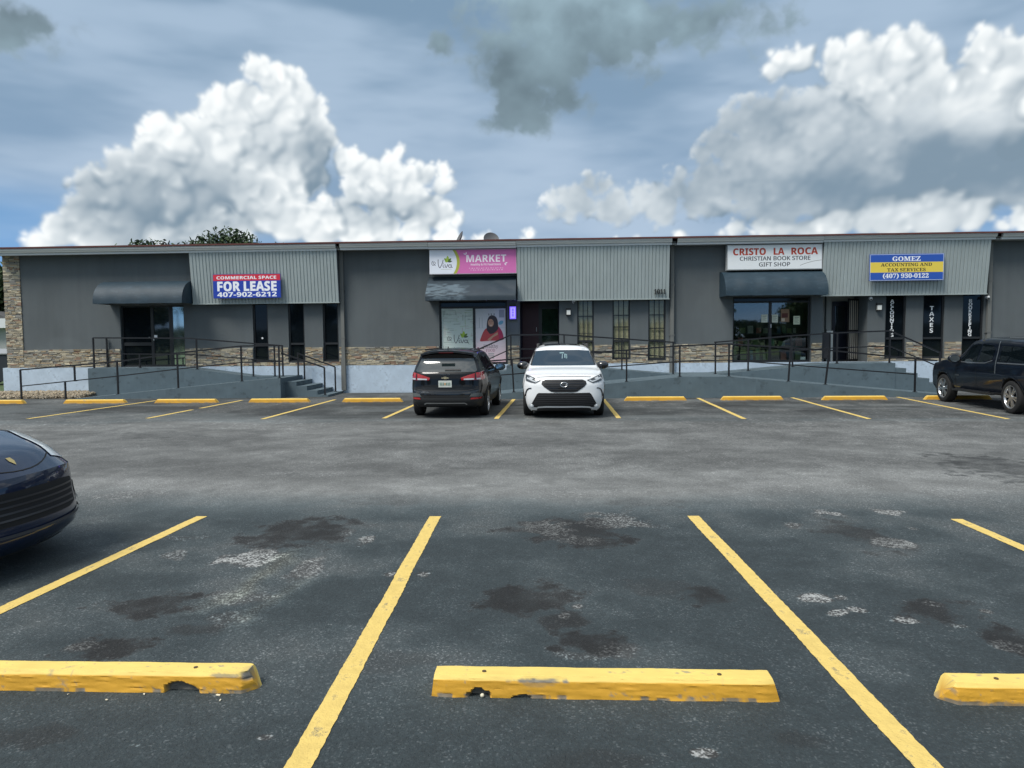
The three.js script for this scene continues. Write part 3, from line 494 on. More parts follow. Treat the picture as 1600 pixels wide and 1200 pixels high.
const clear = MP([0.92, 0.95, 0.93], 0.03, { transmission: 1, thickness: 0, ior: 1.45 });
window1(OP.w4, { pane: clear, blind: [2.6, 2.0] }); window1(OP.w5, { pane: clear, blind: [2.62, 2.22] }); window1(OP.w6, { pane: clear, blind: [2.62, 2.16] });
window1(OP.w7, { word: ['ACCOUNTING', 11.6, 3.06, 1.79, 0.112] }); window1(OP.w8, { word: ['TAXES', 12.91, 2.84, 1.9, 0.14] }); window1(OP.w9, { word: ['BOOKKEEPING', 14.17, 3.04, 1.79, 0.104] });
{ // small white disc on the first window
  mesh('sticker', new THREE.CylinderGeometry(0.035, 0.035, 0.006, 18).rotateX(Math.PI / 2).translate(-10.12, 1.95, ZW - 0.095), M([0.85, 0.85, 0.85], 0.6), bldg.children.find((c) => c.name === 'window'));
}
// shop fronts: a frame, posts between the panes, a transom
function shopfront(name, [x0, x1, y0, y1], posts, transom, panes, zs = ZW - 0.12) {
  const f = new THREE.Group(); f.name = name; bldg.add(f);
  const t = 0.055, a = zs - 0.05, b = zs + 0.03, yt = transom ?? y1 - t;
  const fr = [span(x0, x0 + t, y0, y1, a, b), span(x1 - t, x1, y0, y1, a, b), span(x0 + t, x1 - t, y1 - t, y1, a, b), span(x0 + t, x1 - t, y0, y0 + 0.07, a, b)];
  if (transom) fr.push(span(x0 + t, x1 - t, yt - 0.03, yt + 0.03, a, b));
  for (const [x, w] of posts) fr.push(span(x - w / 2, x + w / 2, y0 + 0.07, transom ? yt - 0.03 : y1 - t, a, b + 0.002));
  mesh('frame', merge(fr), darkFrame, f);
  const e = [x0 + t, ...posts.flatMap(([x, w]) => [x - w / 2, x + w / 2]), x1 - t];
  for (let i = 0; i * 2 + 1 < e.length; i++) mesh('pane', span(e[i * 2], e[i * 2 + 1], y0 + 0.07, transom ? yt - 0.03 : y1 - t, zs - 0.006, zs), panes[i], f);
  if (transom) mesh('transom_pane', span(x0 + t, x1 - t, yt + 0.03, y1 - t, zs - 0.006, zs), glassDark, f);
  return f;
}
{
  const f = shopfront('door_front', OP.leftDoor, [[-14.1, 0.1], [-13.42, 0.12]], null, [glassDark, glassSoft, mirrorGlass]);
  mesh('door_rail', span(-15.15, -14.15, 1.72, 1.84, ZW - 0.12, ZW - 0.08), darkFrame, f);
  mesh('door_handle', box(0.03, 0.05, 0.06, -14.2, 2.0, ZW - 0.06), M([0.7, 0.7, 0.68], 0.3, { metalness: 0.8 }), f); mesh('door_lock', box(0.03, 0.05, 0.04, -14.04, 1.93, ZW - 0.06), M([0.7, 0.7, 0.68], 0.3, { metalness: 0.8 }), f);
  mesh('door_plate', box(0.13, 0.09, 0.012, -14.0, 2.05, ZW - 0.1), M([0.8, 0.82, 0.82], 0.5), f);
}
const bookFront = shopfront('display_window', OP.book, [[7.55, 0.09]], 3.02, [clearPane, clearPane]);
mesh('handle', box(0.025, 0.12, 0.05, 7.56, 2.2, ZW - 0.06), M([0.6, 0.6, 0.6], 0.3, { metalness: 0.7 }), bookFront);
const marketFront = shopfront('display_window', OP.market, [[-2.595, 0.07]], 2.95, [glassDark, glassDark]);
// recessed market entrance
{
  const [x0, x1, y0, y1] = OP.alcove, f = new THREE.Group(); f.name = 'recessed_entrance'; bldg.add(f); const zb = ZW - 1.0;
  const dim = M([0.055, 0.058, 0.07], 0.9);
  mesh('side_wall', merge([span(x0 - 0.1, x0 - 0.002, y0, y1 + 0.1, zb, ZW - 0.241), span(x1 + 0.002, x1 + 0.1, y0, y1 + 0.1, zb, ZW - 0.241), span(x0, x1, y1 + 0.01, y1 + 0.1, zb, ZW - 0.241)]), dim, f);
  mesh('back_wall', span(x0 - 0.1, x1 + 0.1, y0, y1 + 0.1, zb - 0.1, zb - 0.002), M([0.03, 0.025, 0.05], 0.9), f);  // purple tint of the lit sign is put into this wall colour
  const d = mesh('door', span(x0 + 0.06, -0.36, y0 + 0.02, y1 - 0.1, zb, zb + 0.05), M([0.04, 0.007, 0.014], 0.5), f);
  mesh('door_handle', rod([-0.44, 2.1, zb + 0.08], [-0.44, 2.25, zb + 0.08], 0.014), M([0.6, 0.6, 0.6], 0.3, { metalness: 0.8 }), d);
  mesh('door_frame', merge([span(-0.36, -0.24, y0, y1 - 0.02, zb, zb + 0.08), span(-0.24, x1 - 0.03, 2.9, y1 - 0.02, zb, zb + 0.08), span(-0.24, x1 - 0.03, y0, y0 + 0.08, zb, zb + 0.08)]), darkFrame, f);
  mesh('pane', span(-0.24, x1 - 0.03, y0 + 0.08, 2.9, zb + 0.03, zb + 0.036), MP([0.01, 0.03, 0.02], 0.04, { ior: 2.2 }), f);
}
// recessed accounting entrance
{
  const [x0, x1, y0, y1] = OP.alcove2, f = new THREE.Group(); f.name = 'recessed_entrance'; bldg.add(f); const zb = ZW - 1.1;
  mesh('side_wall', span(x0 - 0.1, x0 - 0.002, y0, y1 + 0.1, zb, ZW - 0.241), stucco, f); mesh('side_wall', span(x1 + 0.002, x1 + 0.1, y0, y1 + 0.1, zb, ZW - 0.241), stucco, f);
  mesh('ceiling', span(x0, x1, y1 + 0.02, y1 + 0.1, zb, ZW - 0.241), M([0.25, 0.26, 0.26], 0.9), f);
  mesh('back_wall', span(x0 - 0.1, x1 + 0.1, y0, y1 + 0.1, zb - 0.1, zb - 0.002), M([0.42, 0.44, 0.42], 0.9), f);
  const d = mesh('door', span(9.98, 10.5, y0 + 0.02, 3.05, zb, zb + 0.05), M([0.012, 0.016, 0.03], 0.4), f);
  mesh('pane', span(10.08, 10.42, 2.0, 2.9, zb + 0.051, zb + 0.056), glassSoft, d);
  mesh('dark_corner_strip', span(9.62, 9.66, y0, y1, zb + 0.3, zb + 0.36), M([0.04, 0.045, 0.045], 0.8), f);  // dark strip added for the dark line at the wall corner
}
// goods on display behind the book store glass
{
  const z0 = ZW - 1.6;
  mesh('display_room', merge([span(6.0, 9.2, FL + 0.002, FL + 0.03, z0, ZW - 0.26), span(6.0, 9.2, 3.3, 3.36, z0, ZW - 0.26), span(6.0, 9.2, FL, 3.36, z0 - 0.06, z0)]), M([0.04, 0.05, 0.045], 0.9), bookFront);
  const r = rng(9), book = [[0.3, 0.32, 0.2], [0.1, 0.2, 0.1], [0.35, 0.12, 0.08], [0.05, 0.12, 0.2], [0.5, 0.48, 0.4], [0.12, 0.16, 0.05], [0.2, 0.25, 0.1]].map((c) => M(c, 0.7));
  let k = 0;
  [[1.02, 0.42], [1.5, 0.32], [1.95, 0.3]].forEach(([y, h], row) => {
    const zz = ZW - 0.5 - row * 0.3;
    const sh = solo('display_shelf', merge([span(6.35, 8.8, y - 0.025, y, zz - 0.22, zz + 0.1), ...[6.36, 7.5, 8.77].map((x) => span(x, x + 0.03, FL + 0.03, y - 0.026, zz - 0.2, zz))]), M([0.1, 0.11, 0.09], 0.8), ['low display shelf with books behind the book store window', 'middle display shelf behind the book store window', 'rear top display shelf behind the book store window'][row], 'shelf');
    let nth = 0; const place = ['the front shelf', 'the middle shelf', 'the rear shelf'][row], hue = ['tan', 'green', 'red brown', 'navy', 'cream', 'olive', 'moss green'], order = ['first', 'second', 'third', 'fourth', 'fifth', 'sixth', 'seventh', 'eighth', 'ninth', 'tenth', 'eleventh', 'twelfth', 'thirteenth', 'fourteenth'];
    for (let x = 6.42; x < 8.65; k++) {
      const w = 0.07 + 0.17 * r(); const hh = h * (0.5 + 0.45 * r());
      if (r() < 0.82) solo('displayed_book', new THREE.BoxGeometry(w, hh, 0.04).rotateX(-0.15).translate(x + w / 2, y + hh / 2 + 0.012, zz), book[(k * 5 + row) % book.length], hue[(k * 5 + row) % book.length] + ' book, ' + order[nth++] + ' from left on ' + place + ' of the book store window', 'book', 'books on the display shelves');
      x += w + 0.05 + 0.1 * r();
    }
  });
}

// ---------------------------------------------------------------- awnings
const canvasMap = dataTex(512, 256, (x, y, o) => { const n = fbm(x / 60, y / 30, 5), s = smooth(0.55, 0.85, fbm(x / 22 + 3, y / 9, 4)), k = 0.8 + 0.4 * n; o[0] = enc((0.014 + 0.01 * s) * k); o[1] = enc((0.036 + 0.015 * s) * k); o[2] = enc((0.054 + 0.018 * s) * k); }, true);
const awningCloth = M([1, 1, 1], 0.62, { map: canvasMap });
const fadedMap = canvasTex(512, 256, (c, w, h) => {
  const g = c.createImageData(w, h);
  for (let y = 0; y < h; y++) for (let x = 0; x < w; x++) {
    const n = fbm(x / 60, y / 30, 5), k = 0.8 + 0.4 * n, sx = x / w, sy = y / h;   // faded blotch low on the left
    const b = smooth(0.42, 0.72, fbm(x / 34 + 4, y / 12, 5) + 0.22 - Math.abs(sy - 0.62) * 0.7) * smooth(0.48, 0.36, sx + (n - 0.5) * 0.2) * smooth(0.2, 0.4, sy);
    const i = (y * w + x) * 4; g.data[i] = 255 * enc((0.022 + 0.075 * b) * k); g.data[i + 1] = 255 * enc((0.038 + 0.1 * b) * k); g.data[i + 2] = 255 * enc((0.052 + 0.115 * b) * k); g.data[i + 3] = 255;
  }
  c.putImageData(g, 0, 0);
});
const fadedCloth = M([1, 1, 1], 0.7, { map: fadedMap });
function awning(label, x0, x1, y0, y1, depth, round, cloth, crease) {
  const t = thing('awning', label, 'awning', [(x0 + x1) / 2, y0, ZW]), L = x1 - x0, H = y1 - y0, n = 20, m = 60, pos = [], uv = [], idx = [];
  const prof = (s) => { // s 0 at the front foot .. 1 at the wall
    if (round) { const a = s * Math.PI / 2; return [depth * Math.pow(Math.cos(a), 0.85), H * Math.pow(Math.sin(a), 0.9)]; }
    return s < 0.12 ? [depth, H * 0.18 * s / 0.12] : [lerp(depth, 0.03, Math.pow((s - 0.12) / 0.88, 1.25)), lerp(H * 0.18, H, (s - 0.12) / 0.88)];
  };
  for (let i = 0; i <= m; i++) for (let j = 0; j <= n; j++) {
    const u = i / m, s = j / n; let [z, y] = prof(s);
    const sag = -0.018 * Math.pow(Math.sin(u * Math.PI * 5), 2) * Math.sin(s * Math.PI) + (fbm(u * 9 + L, s * 3, 3) - 0.5) * 0.02 * Math.sin(s * Math.PI);
    z += sag; y += (fbm(u * 14, L, 2) - 0.5) * 0.02 * (s < 0.05 ? 1 : 0);
    if (crease) { const q = (u - 0.86) * 6 - (0.5 - s) * 3; z -= 0.03 * Math.exp(-q * q * 4) * Math.sin(s * Math.PI); const q2 = (u - 0.93) * 6 - (0.45 - s) * 3; z -= 0.025 * Math.exp(-q2 * q2 * 5) * Math.sin(s * Math.PI); }
    pos.push(u * L - L / 2, y, z); uv.push(u, s);
  }
  for (let i = 0; i < m; i++) for (let j = 0; j < n; j++) { const a = i * (n + 1) + j; idx.push(a, a + n + 1, a + 1, a + n + 1, a + n + 2, a + 1); }
  const g = new THREE.BufferGeometry(); g.setAttribute('position', new THREE.Float32BufferAttribute(pos, 3)); g.setAttribute('uv', new THREE.Float32BufferAttribute(uv, 2)); g.setIndex(idx); g.computeVertexNormals();
  mesh('cover', g, cloth, t);
  for (const e of [-1, 1]) {
    const pts = []; for (let j = 0; j <= n; j++) pts.push(prof(j / n)); pts.push([0.005, H], [0.005, 0]);
    mesh('end_panel', prismZ(pts.map(([z, y]) => [z * 0.995, y * 0.995]), e * L / 2 - (e > 0 ? 0.012 : -0.002), e * L / 2 - (e > 0 ? 0.002 : -0.012)), cloth, t);
  }
  const fr = [rod([-L / 2 + 0.03, 0.02, depth - 0.03], [L / 2 - 0.03, 0.02, depth - 0.03], 0.014)];
  for (let k = 0; k <= 3; k++) { const x = lerp(-L / 2 + 0.05, L / 2 - 0.05, k / 3); fr.push(rod([x, 0.02, depth - 0.03], [x, 0.02, 0.01], 0.012)); }
  mesh('awning_frame', merge(fr), M([0.35, 0.36, 0.36], 0.5, { metalness: 0.6 }), t);
}
awning('dark blue barrel awning over the left glass door', -15.56, -12.44, 3.17, 3.98, 1.0, true, awningCloth);
awning('dark blue sloping awning with a pale faded blotch, under the pink market sign', -4.14, -1.1, 3.15, 4.0, 0.85, false, fadedCloth, true);
awning('dark blue rounded awning below the white book store sign', 5.8, 9.1, 3.19, 4.03, 0.95, true, awningCloth);

// ---------------------------------------------------------------- signs
const fit = (c, txt, x, y, w, fnt, col, o = {}) => { c.save(); c.font = fnt; c.fillStyle = col; c.textBaseline = 'alphabetic'; const m = c.measureText(txt).width; c.translate(x, y); c.scale(w / m, o.sy ?? 1); if (o.stroke) { c.lineJoin = 'round'; c.lineWidth = o.stroke; c.strokeStyle = o.sc ?? col; c.strokeText(txt, 0, 0); } c.fillText(txt, 0, 0); c.restore(); };
function logo(c, x, y, s, ink = '#4a4650') {               // hand written shop name with a sprig of leaves
  c.save(); c.translate(x, y); c.scale(s, s); c.strokeStyle = ink; c.lineCap = 'round'; c.lineJoin = 'round'; c.lineWidth = 2.6;
  c.beginPath(); c.moveTo(2, -14); c.bezierCurveTo(-10, -22, -16, -34, -6, -36); c.bezierCurveTo(4, -36, 4, -22, -8, -16); c.bezierCurveTo(-20, -12, -22, -34, -12, -40); c.stroke();
  c.beginPath(); c.moveTo(18, -48); c.bezierCurveTo(16, -20, 20, -4, 28, 0); c.bezierCurveTo(34, -10, 44, -30, 46, -46); c.lineWidth = 3.4; c.stroke();
  c.lineWidth = 3.4; c.beginPath(); c.moveTo(46, -18); c.bezierCurveTo(44, -6, 46, -2, 52, -4); c.moveTo(56, -20); c.bezierCurveTo(58, -4, 62, 0, 64, -2); c.bezierCurveTo(68, -8, 70, -14, 72, -20); c.stroke();
  c.beginPath(); c.ellipse(84, -10, 8, 8, 0, 0, 6.3); c.moveTo(92, -18); c.bezierCurveTo(91, -6, 92, -1, 98, -2); c.stroke();
  c.beginPath(); c.arc(47, -27, 2.2, 0, 6.3); c.fillStyle = ink; c.fill();
  const leaf = (a, l, w, col) => { c.save(); c.translate(72, -34); c.rotate(a); c.fillStyle = col; c.beginPath(); c.moveTo(0, 0); c.quadraticCurveTo(w, -l * 0.5, 0, -l); c.quadraticCurveTo(-w, -l * 0.5, 0, 0); c.fill(); c.restore(); };
  leaf(-0.7, 30, 14, '#8aa93a'); leaf(0, 36, 16, '#a3c04a'); leaf(0.75, 30, 13, '#5f7f2e'); leaf(1.4, 26, 10, '#4b5a44'); leaf(-1.3, 16, 9, '#9bbb45');
  c.restore();
}
function signBoard(name, label, x0, x1, y0, y1, z, depth, tex, rim = [0.3, 0.32, 0.33], rw = 0.03) {
  const w = x1 - x0, h = y1 - y0, t = thing(name, label, 'sign', [(x0 + x1) / 2, y0, z]);
  mesh('cabinet', span(-w / 2, w / 2, 0, h, 0, depth), M(rim, 0.5), t);
  const g = new THREE.PlaneGeometry(w - rw, h - rw).translate(0, h / 2, depth + 0.004);
  mesh('sign_face', g, M([1, 1, 1], 0.45, { map: tex }), t);
  return t;
}
signBoard('lease_sign', 'red and blue commercial space for lease sign with phone number on left metal panel', -11.58, -9.2, 3.33, 4.16, ZW + 0.44, 0.03, canvasTex(1024, 360, (c, w, h) => {
  c.fillStyle = '#1f3fa8'; c.fillRect(0, 0, w, h); c.fillStyle = '#d02b3f'; c.fillRect(0, 0, w, 96);
  fit(c, 'COMMERCIAL SPACE', 46, 72, 925, 'bold 64px sans-serif', '#f2f4f8', { stroke: 1 });
  fit(c, 'FOR LEASE', 46, 252, 930, 'bold 196px sans-serif', '#f4f6fa', { stroke: 9 });
  fit(c, '407-902-6212', 56, 343, 915, 'bold 98px sans-serif', '#f4f6fa', { stroke: 2 });
}), [0.04, 0.07, 0.3]);
signBoard('shop_sign', 'pink and white market sign with leafy logo above the faded awning', -4.06, -1.08, 4.07, 4.9, ZW + 0.12, 0.22, canvasTex(1024, 290, (c, w, h) => {
  c.fillStyle = '#d873b4'; c.fillRect(0, 0, w, h);
  c.fillStyle = '#b3b548'; c.beginPath(); c.ellipse(-20, 150, 378, 300, 0, 0, 6.3); c.fill();
  c.fillStyle = '#e9edf6'; c.beginPath(); c.ellipse(-30, 150, 352, 290, 0, 0, 6.3); c.fill();
  logo(c, 62, 218, 2.1);
  c.fillStyle = '#b9bfa8'; c.fillRect(130, 232, 130, 5);
  fit(c, 'MARKET', 424, 152, 486, 'bold 122px sans-serif', '#f7eef6');
  fit(c, 'Healthy & Fit Food Store', 484, 194, 360, 'bold 34px sans-serif', '#f4e6f1');
  c.fillStyle = 'rgba(248,232,243,0.72)'; for (const [y, x, n, s] of [[222, 468, 15, 28], [244, 484, 14, 28]]) for (let i = 0; i < n; i++) c.fillRect(x + i * s, y + (i % 3), 10 + (i * 7) % 14, 9);
  c.fillStyle = '#f7eef6'; for (const [x, y, a, l] of [[430, 60, -1.1, 34], [430, 60, 0.2, 34], [886, 176, 1.2, 40], [886, 176, 2.3, 30]]) { c.save(); c.translate(x, y); c.rotate(a); c.beginPath(); c.moveTo(0, 0); c.quadraticCurveTo(13, -l / 2, 0, -l); c.quadraticCurveTo(-13, -l / 2, 0, 0); c.fill(); c.restore(); }
}), [0.75, 0.72, 0.76]);
signBoard('shop_sign', 'white book store and gift shop sign with red lettering above the right awning', 5.97, 9.1, 4.07, 4.91, ZW + 0.12, 0.24, canvasTex(1024, 276, (c, w, h) => {
  c.fillStyle = '#e7ebec'; c.fillRect(0, 0, w, h);
  c.fillStyle = 'rgba(150,150,140,0.12)'; for (let i = 0; i < 40; i++) c.fillRect(hash2(i, 3) * w, hash2(i, 9) * h, 60 * hash2(i, 4), 3);
  const g = c.createLinearGradient(0, 30, 0, 110); g.addColorStop(0, '#b5402a'); g.addColorStop(0.5, '#a83b27'); g.addColorStop(1, '#c4735a');
  fit(c, 'CRISTO', 52, 112, 368, 'bold 108px sans-serif', g, { stroke: 3 }); fit(c, 'LA', 492, 112, 124, 'bold 108px sans-serif', g, { stroke: 3 }); fit(c, 'ROCA', 684, 112, 296, 'bold 108px sans-serif', g, { stroke: 3 });
  fit(c, 'CHRISTIAN BOOK STORE', 128, 176, 776, '62px sans-serif', '#33353c', { stroke: 2 });
  fit(c, 'GIFT SHOP', 338, 246, 346, '62px sans-serif', '#33353c', { stroke: 2 });
  c.strokeStyle = '#6d6a66'; c.lineWidth = 4; c.beginPath(); c.moveTo(790, 240); c.quadraticCurveTo(900, 190, 1024, 180); c.stroke();
}), [0.4, 0.42, 0.42], 0.05);
signBoard('shop_sign', 'blue and yellow accounting and tax services sign on right metal panel', 10.58, 12.97, 3.64, 4.52, ZW + 0.46, 0.03, canvasTex(1024, 384, (c, w, h) => {
  c.fillStyle = '#2a56b0'; c.fillRect(0, 0, w, h); c.fillStyle = '#e9cf52'; c.fillRect(0, 116, w, 152);
  c.strokeStyle = '#dfe6f2'; c.lineWidth = 5; c.strokeRect(3, 3, w - 6, h - 6);
  fit(c, 'GOMEZ', 306, 100, 400, 'bold 92px serif', '#f3f4f6', { stroke: 2 });
  fit(c, 'ACCOUNTING AND', 150, 178, 716, 'bold 66px serif', '#1d1d22', { stroke: 1 }); fit(c, 'TAX SERVICES', 240, 254, 540, 'bold 68px serif', '#1d1d22', { stroke: 1 });
  fit(c, '(407) 930-0122', 178, 350, 646, 'bold 90px serif', '#f3f4f6', { stroke: 2 });
}), [0.08, 0.14, 0.4]);
// window graphics of the market
function windowGraphic(name, label, x0, x1, y0, y1, tex) { const o = solo(name, new THREE.BoxGeometry(x1 - x0, y1 - y0, 0.003).translate(0, (y1 - y0) / 2, 0), M([1, 1, 1], 0.35, { map: tex }), label, 'poster'); o.position.set((x0 + x1) / 2, y0, ZW - 0.117); return o; }
windowGraphic('window_graphic', 'pale green wall of words with hand written logo filling the left market window', -3.735, -2.64, 1.045, 2.915, canvasTex(512, 900, (c, w, h) => {
  c.fillStyle = '#c9d6cf'; c.fillRect(0, 0, w, h); const r = rng(4);
  c.globalAlpha = 0.55;
  for (let i = 0; i < 210; i++) { c.fillStyle = ['#6f8577', '#8fa596', '#5b6c66', '#94b07c', '#a88f8f'][Math.floor(r() * 5)]; const v = r() < 0.25, x = r() * w, y = r() * h; if (x > 100 && x < 420 && y > 360 && y < 640) continue; const l = 24 + r() * 80, t = 4 + r() * 8; if (v) c.fillRect(x, y, t, l); else for (let k = 0; k < l; k += 11) c.fillRect(x + k, y, 7, t); }
  c.globalAlpha = 1; c.strokeStyle = '#7d9185'; c.lineWidth = 3; c.strokeRect(20, 36, 210, 60); c.strokeRect(30, 170, 220, 40);
  logo(c, 150, 580, 2.9, '#48454c');
}));
windowGraphic('window_graphic', 'pink and white poster of a smiling woman in dark headscarf in right market window', -2.55, -1.5, 1.045, 2.9, canvasTex(512, 900, (c, w, h) => {
  const g = c.createLinearGradient(0, 0, 0, h); g.addColorStop(0, '#ccd2d4'); g.addColorStop(0.5, '#e6dfe2'); g.addColorStop(1, '#ecc9d0'); c.fillStyle = g; c.fillRect(0, 0, w, h);
  c.fillStyle = '#aeb4b6'; c.fillRect(60, 150, 10, 170); c.fillRect(110, 150, 8, 170); c.fillStyle = '#9aa2a4'; c.fillRect(400, 20, 90, 130); c.fillStyle = '#c9cdcf'; c.fillRect(0, 320, w, 8);
  c.fillStyle = '#6fb0c4'; c.beginPath(); c.ellipse(432, 238, 46, 30, -0.6, 0, 6.3); c.fill(); c.fillStyle = '#8b8f90'; for (const x of [220, 262, 310]) c.fillRect(x, 80, 18, 34);
  c.fillStyle = '#c14a4e'; c.beginPath(); c.moveTo(70, 545); c.bezierCurveTo(110, 420, 150, 340, 190, 330); c.lineTo(390, 300); c.bezierCurveTo(450, 360, 470, 430, 480, 520); c.bezierCurveTo(380, 560, 200, 580, 70, 545); c.fill();
  c.fillStyle = '#b8335a'; c.beginPath(); c.moveTo(380, 310); c.bezierCurveTo(450, 350, 470, 420, 476, 500); c.lineTo(400, 520); c.closePath(); c.fill();
  c.fillStyle = '#3a3038'; c.beginPath(); c.moveTo(190, 360); c.bezierCurveTo(190, 180, 215, 120, 280, 112); c.bezierCurveTo(370, 115, 390, 200, 385, 340); c.bezierCurveTo(350, 400, 280, 440, 235, 420); c.closePath(); c.fill();
  c.fillStyle = '#c99a80'; c.beginPath(); c.ellipse(262, 240, 48, 66, -0.06, 0, 6.3); c.fill();
  c.fillStyle = '#3a2b2a'; c.fillRect(234, 222, 18, 6); c.fillRect(274, 220, 18, 6); c.fillRect(232, 208, 22, 4); c.fillRect(272, 206, 22, 4); c.fillStyle = '#f2ebe6'; c.beginPath(); c.ellipse(264, 277, 19, 8, 0, 0, 3.15); c.fill(); c.fillStyle = '#b07a66'; c.fillRect(259, 236, 8, 20);
  c.fillStyle = '#c99a80'; c.beginPath(); c.moveTo(200, 520); c.lineTo(330, 420); c.lineTo(376, 400); c.lineTo(380, 440); c.lineTo(300, 480); c.lineTo(240, 545); c.closePath(); c.fill();
  c.fillStyle = 'rgba(240,222,226,0.9)'; c.beginPath(); c.ellipse(280, 590, 260, 50, 0, 0, 6.3); c.fill();
  fit(c, 'Healthy', 130, 662, 252, '78px serif', '#5e4550'); fit(c, 'FOOD', 170, 726, 160, '66px serif', '#a05a70');
  c.fillStyle = '#7d8f8a'; for (let k = 0; k < 3; k++) for (let i = 0; i < 6; i++) c.fillRect(215 + i * 17, 752 + k * 34, 11, 22);
  c.fillStyle = '#9a5a78'; for (let k = 0; k < 3; k++) c.fillRect(26, 650 + k * 50, 30, 26);
}));
// lit purple sign by the market door
{
  const t = thing('lit_sign', 'small glowing purple sign on the wall between market window and entrance', 'sign', [-1.235, 2.5, ZW]);
  mesh('case', box(0.26, 0.48, 0.07, 0, 0.24, 0.04), black, t);
  const tex = canvasTex(128, 256, (c, w, h) => { c.fillStyle = '#6a55e0'; c.fillRect(0, 0, w, h); c.fillStyle = '#8f86ff'; c.fillRect(18, 20, 92, 216); c.fillStyle = '#4a37b8'; for (let i = 0; i < 5; i++) c.fillRect(44, 44 + i * 34, 40, 20); });
  mesh('glowing_sign_face', new THREE.PlaneGeometry(0.22, 0.43).translate(0, 0.24, 0.079), new THREE.MeshStandardMaterial({ color: 0x111111, emissive: 0xffffff, emissiveMap: tex, emissiveIntensity: 0.75, roughness: 0.4 }), t);
  const l = new THREE.PointLight(0x7a66ff, 0.12, 6); l.shadow.radius = 6; l.position.set(0, 0.24, 0.16); l.castShadow = true; t.add(l);
}
// house number
{
  const t = thing('house_number', 'black raised numerals 1011 at lower right of middle metal panel', 'house number', [3.79, 3.31, ZW + 0.315]); t.rotation.x = 0.1;
  let x = -0.235; for (const ch of '1011') { const g = new TextGeometry(ch, { font: serifFont, size: 0.165, depth: 0.025, curveSegments: 6 }); g.scale(0.86, 1, 1); g.computeBoundingBox(); g.translate(x - g.boundingBox.min.x, 0, 0); mesh('numeral', g, black, t); x += g.boundingBox.max.x - g.boundingBox.min.x + 0.008; }
}
// notices behind the book store glass
[[7.36, 2.46, 0.21, 0.27, '#d8dccb', 'white paper notice left of the centre post in the book store window'], [7.71, 2.455, 0.2, 0.27, '#d8dccb', 'white paper notice right of the centre post in the book store window'], [8.05, 2.55, 0.28, 0.44, '#8a6f58', 'brown poster in the right half of the book store window'], [8.44, 2.39, 0.22, 0.29, '#c9d0b4', 'pale green notice at the right of the book store window']].forEach(([x, y, w, h, col, l], i) => {
  const o = solo('paper_notice', new THREE.BoxGeometry(w, h, 0.003), M([1, 1, 1], 0.7, { map: canvasTex(96, 128, (c, W, H) => { c.fillStyle = col; c.fillRect(0, 0, W, H); c.fillStyle = i === 2 ? '#5a2f2a' : '#7f8478'; if (i === 2) { c.fillRect(10, 40, 70, 44); c.fillStyle = '#c9b9a4'; c.fillRect(6, 90, 40, 30); } else for (let k = 0; k < 5; k++) c.fillRect(16, 20 + k * 20, 64 - (k % 2) * 18, k ? 5 : 10); }) }), l, 'notice'); o.position.set(x, y, ZW - 0.108);
});
solo('white_box', box(0.16, 0.1, 0.06, 8.68, FL + 0.12, ZW - 0.16), M([0.8, 0.8, 0.8], 0.6), 'small white box on the floor at the lower right corner of book store window', 'box');
// leaning board and security gate at the accounting entrance
{
  const t = thing('leaning_board', 'narrow pale board with vertical lettering in the recessed accounting entrance', 'board', [9.62, FL, ZW - 0.3]);
  mesh('panel', box(0.22, 1.05, 0.03, 0, 0.525, 0), M([0.5, 0.52, 0.5], 0.7), t); mesh('frame', merge([box(0.025, 1.1, 0.04, -0.12, 0.55, 0), box(0.025, 1.1, 0.04, 0.12, 0.55, 0)]), black, t);
  mesh('print', box(0.08, 0.6, 0.006, 0, 0.6, 0.018), M([0.16, 0.17, 0.17], 0.7), t);
  const g = thing('security_gate', 'open black barred security gate at the accounting entrance', 'gate', [10.32, FL, ZW - 0.5], 0.5), L = 0.78;
  mesh('gate_frame', merge([box(0.04, 2.14, 0.04, 0, 1.08, 0), box(0.04, 2.14, 0.04, L, 1.08, 0), box(L - 0.04, 0.04, 0.035, L / 2, 0.04, 0), box(L - 0.04, 0.04, 0.035, L / 2, 2.12, 0), box(L - 0.04, 0.05, 0.035, L / 2, 1.05, 0)]), black, g);
  mesh('screen', box(L - 0.06, 2.02, 0.008, L / 2, 1.08, -0.03), M([0.6, 0.56, 0.48], 0.8), g);  // pale sheet added behind the bars, standing in for the lit wall there
  for (let i = 1; i < 8; i++) mesh('bar', box(0.018, 2.04, 0.018, (L * i) / 8, 1.08, 0.001), black, g);
  const b = thing('low_gate', 'low black gate panel at the left of the accounting entrance', 'gate', [9.28, FL, ZW - 0.15], 0), W = 0.3;
  mesh('gate_frame', merge([box(0.03, 1.0, 0.03, 0.02, 0.5, 0), box(0.03, 1.0, 0.03, W, 0.5, 0), box(W - 0.05, 0.03, 0.028, W / 2 + 0.01, 0.98, 0), box(W - 0.05, 0.03, 0.028, W / 2 + 0.01, 0.1, 0)]), black, b);
  mesh('infill', box(W - 0.06, 0.84, 0.01, W / 2 + 0.01, 0.54, 0), M([0.03, 0.03, 0.035], 0.6), b);
}
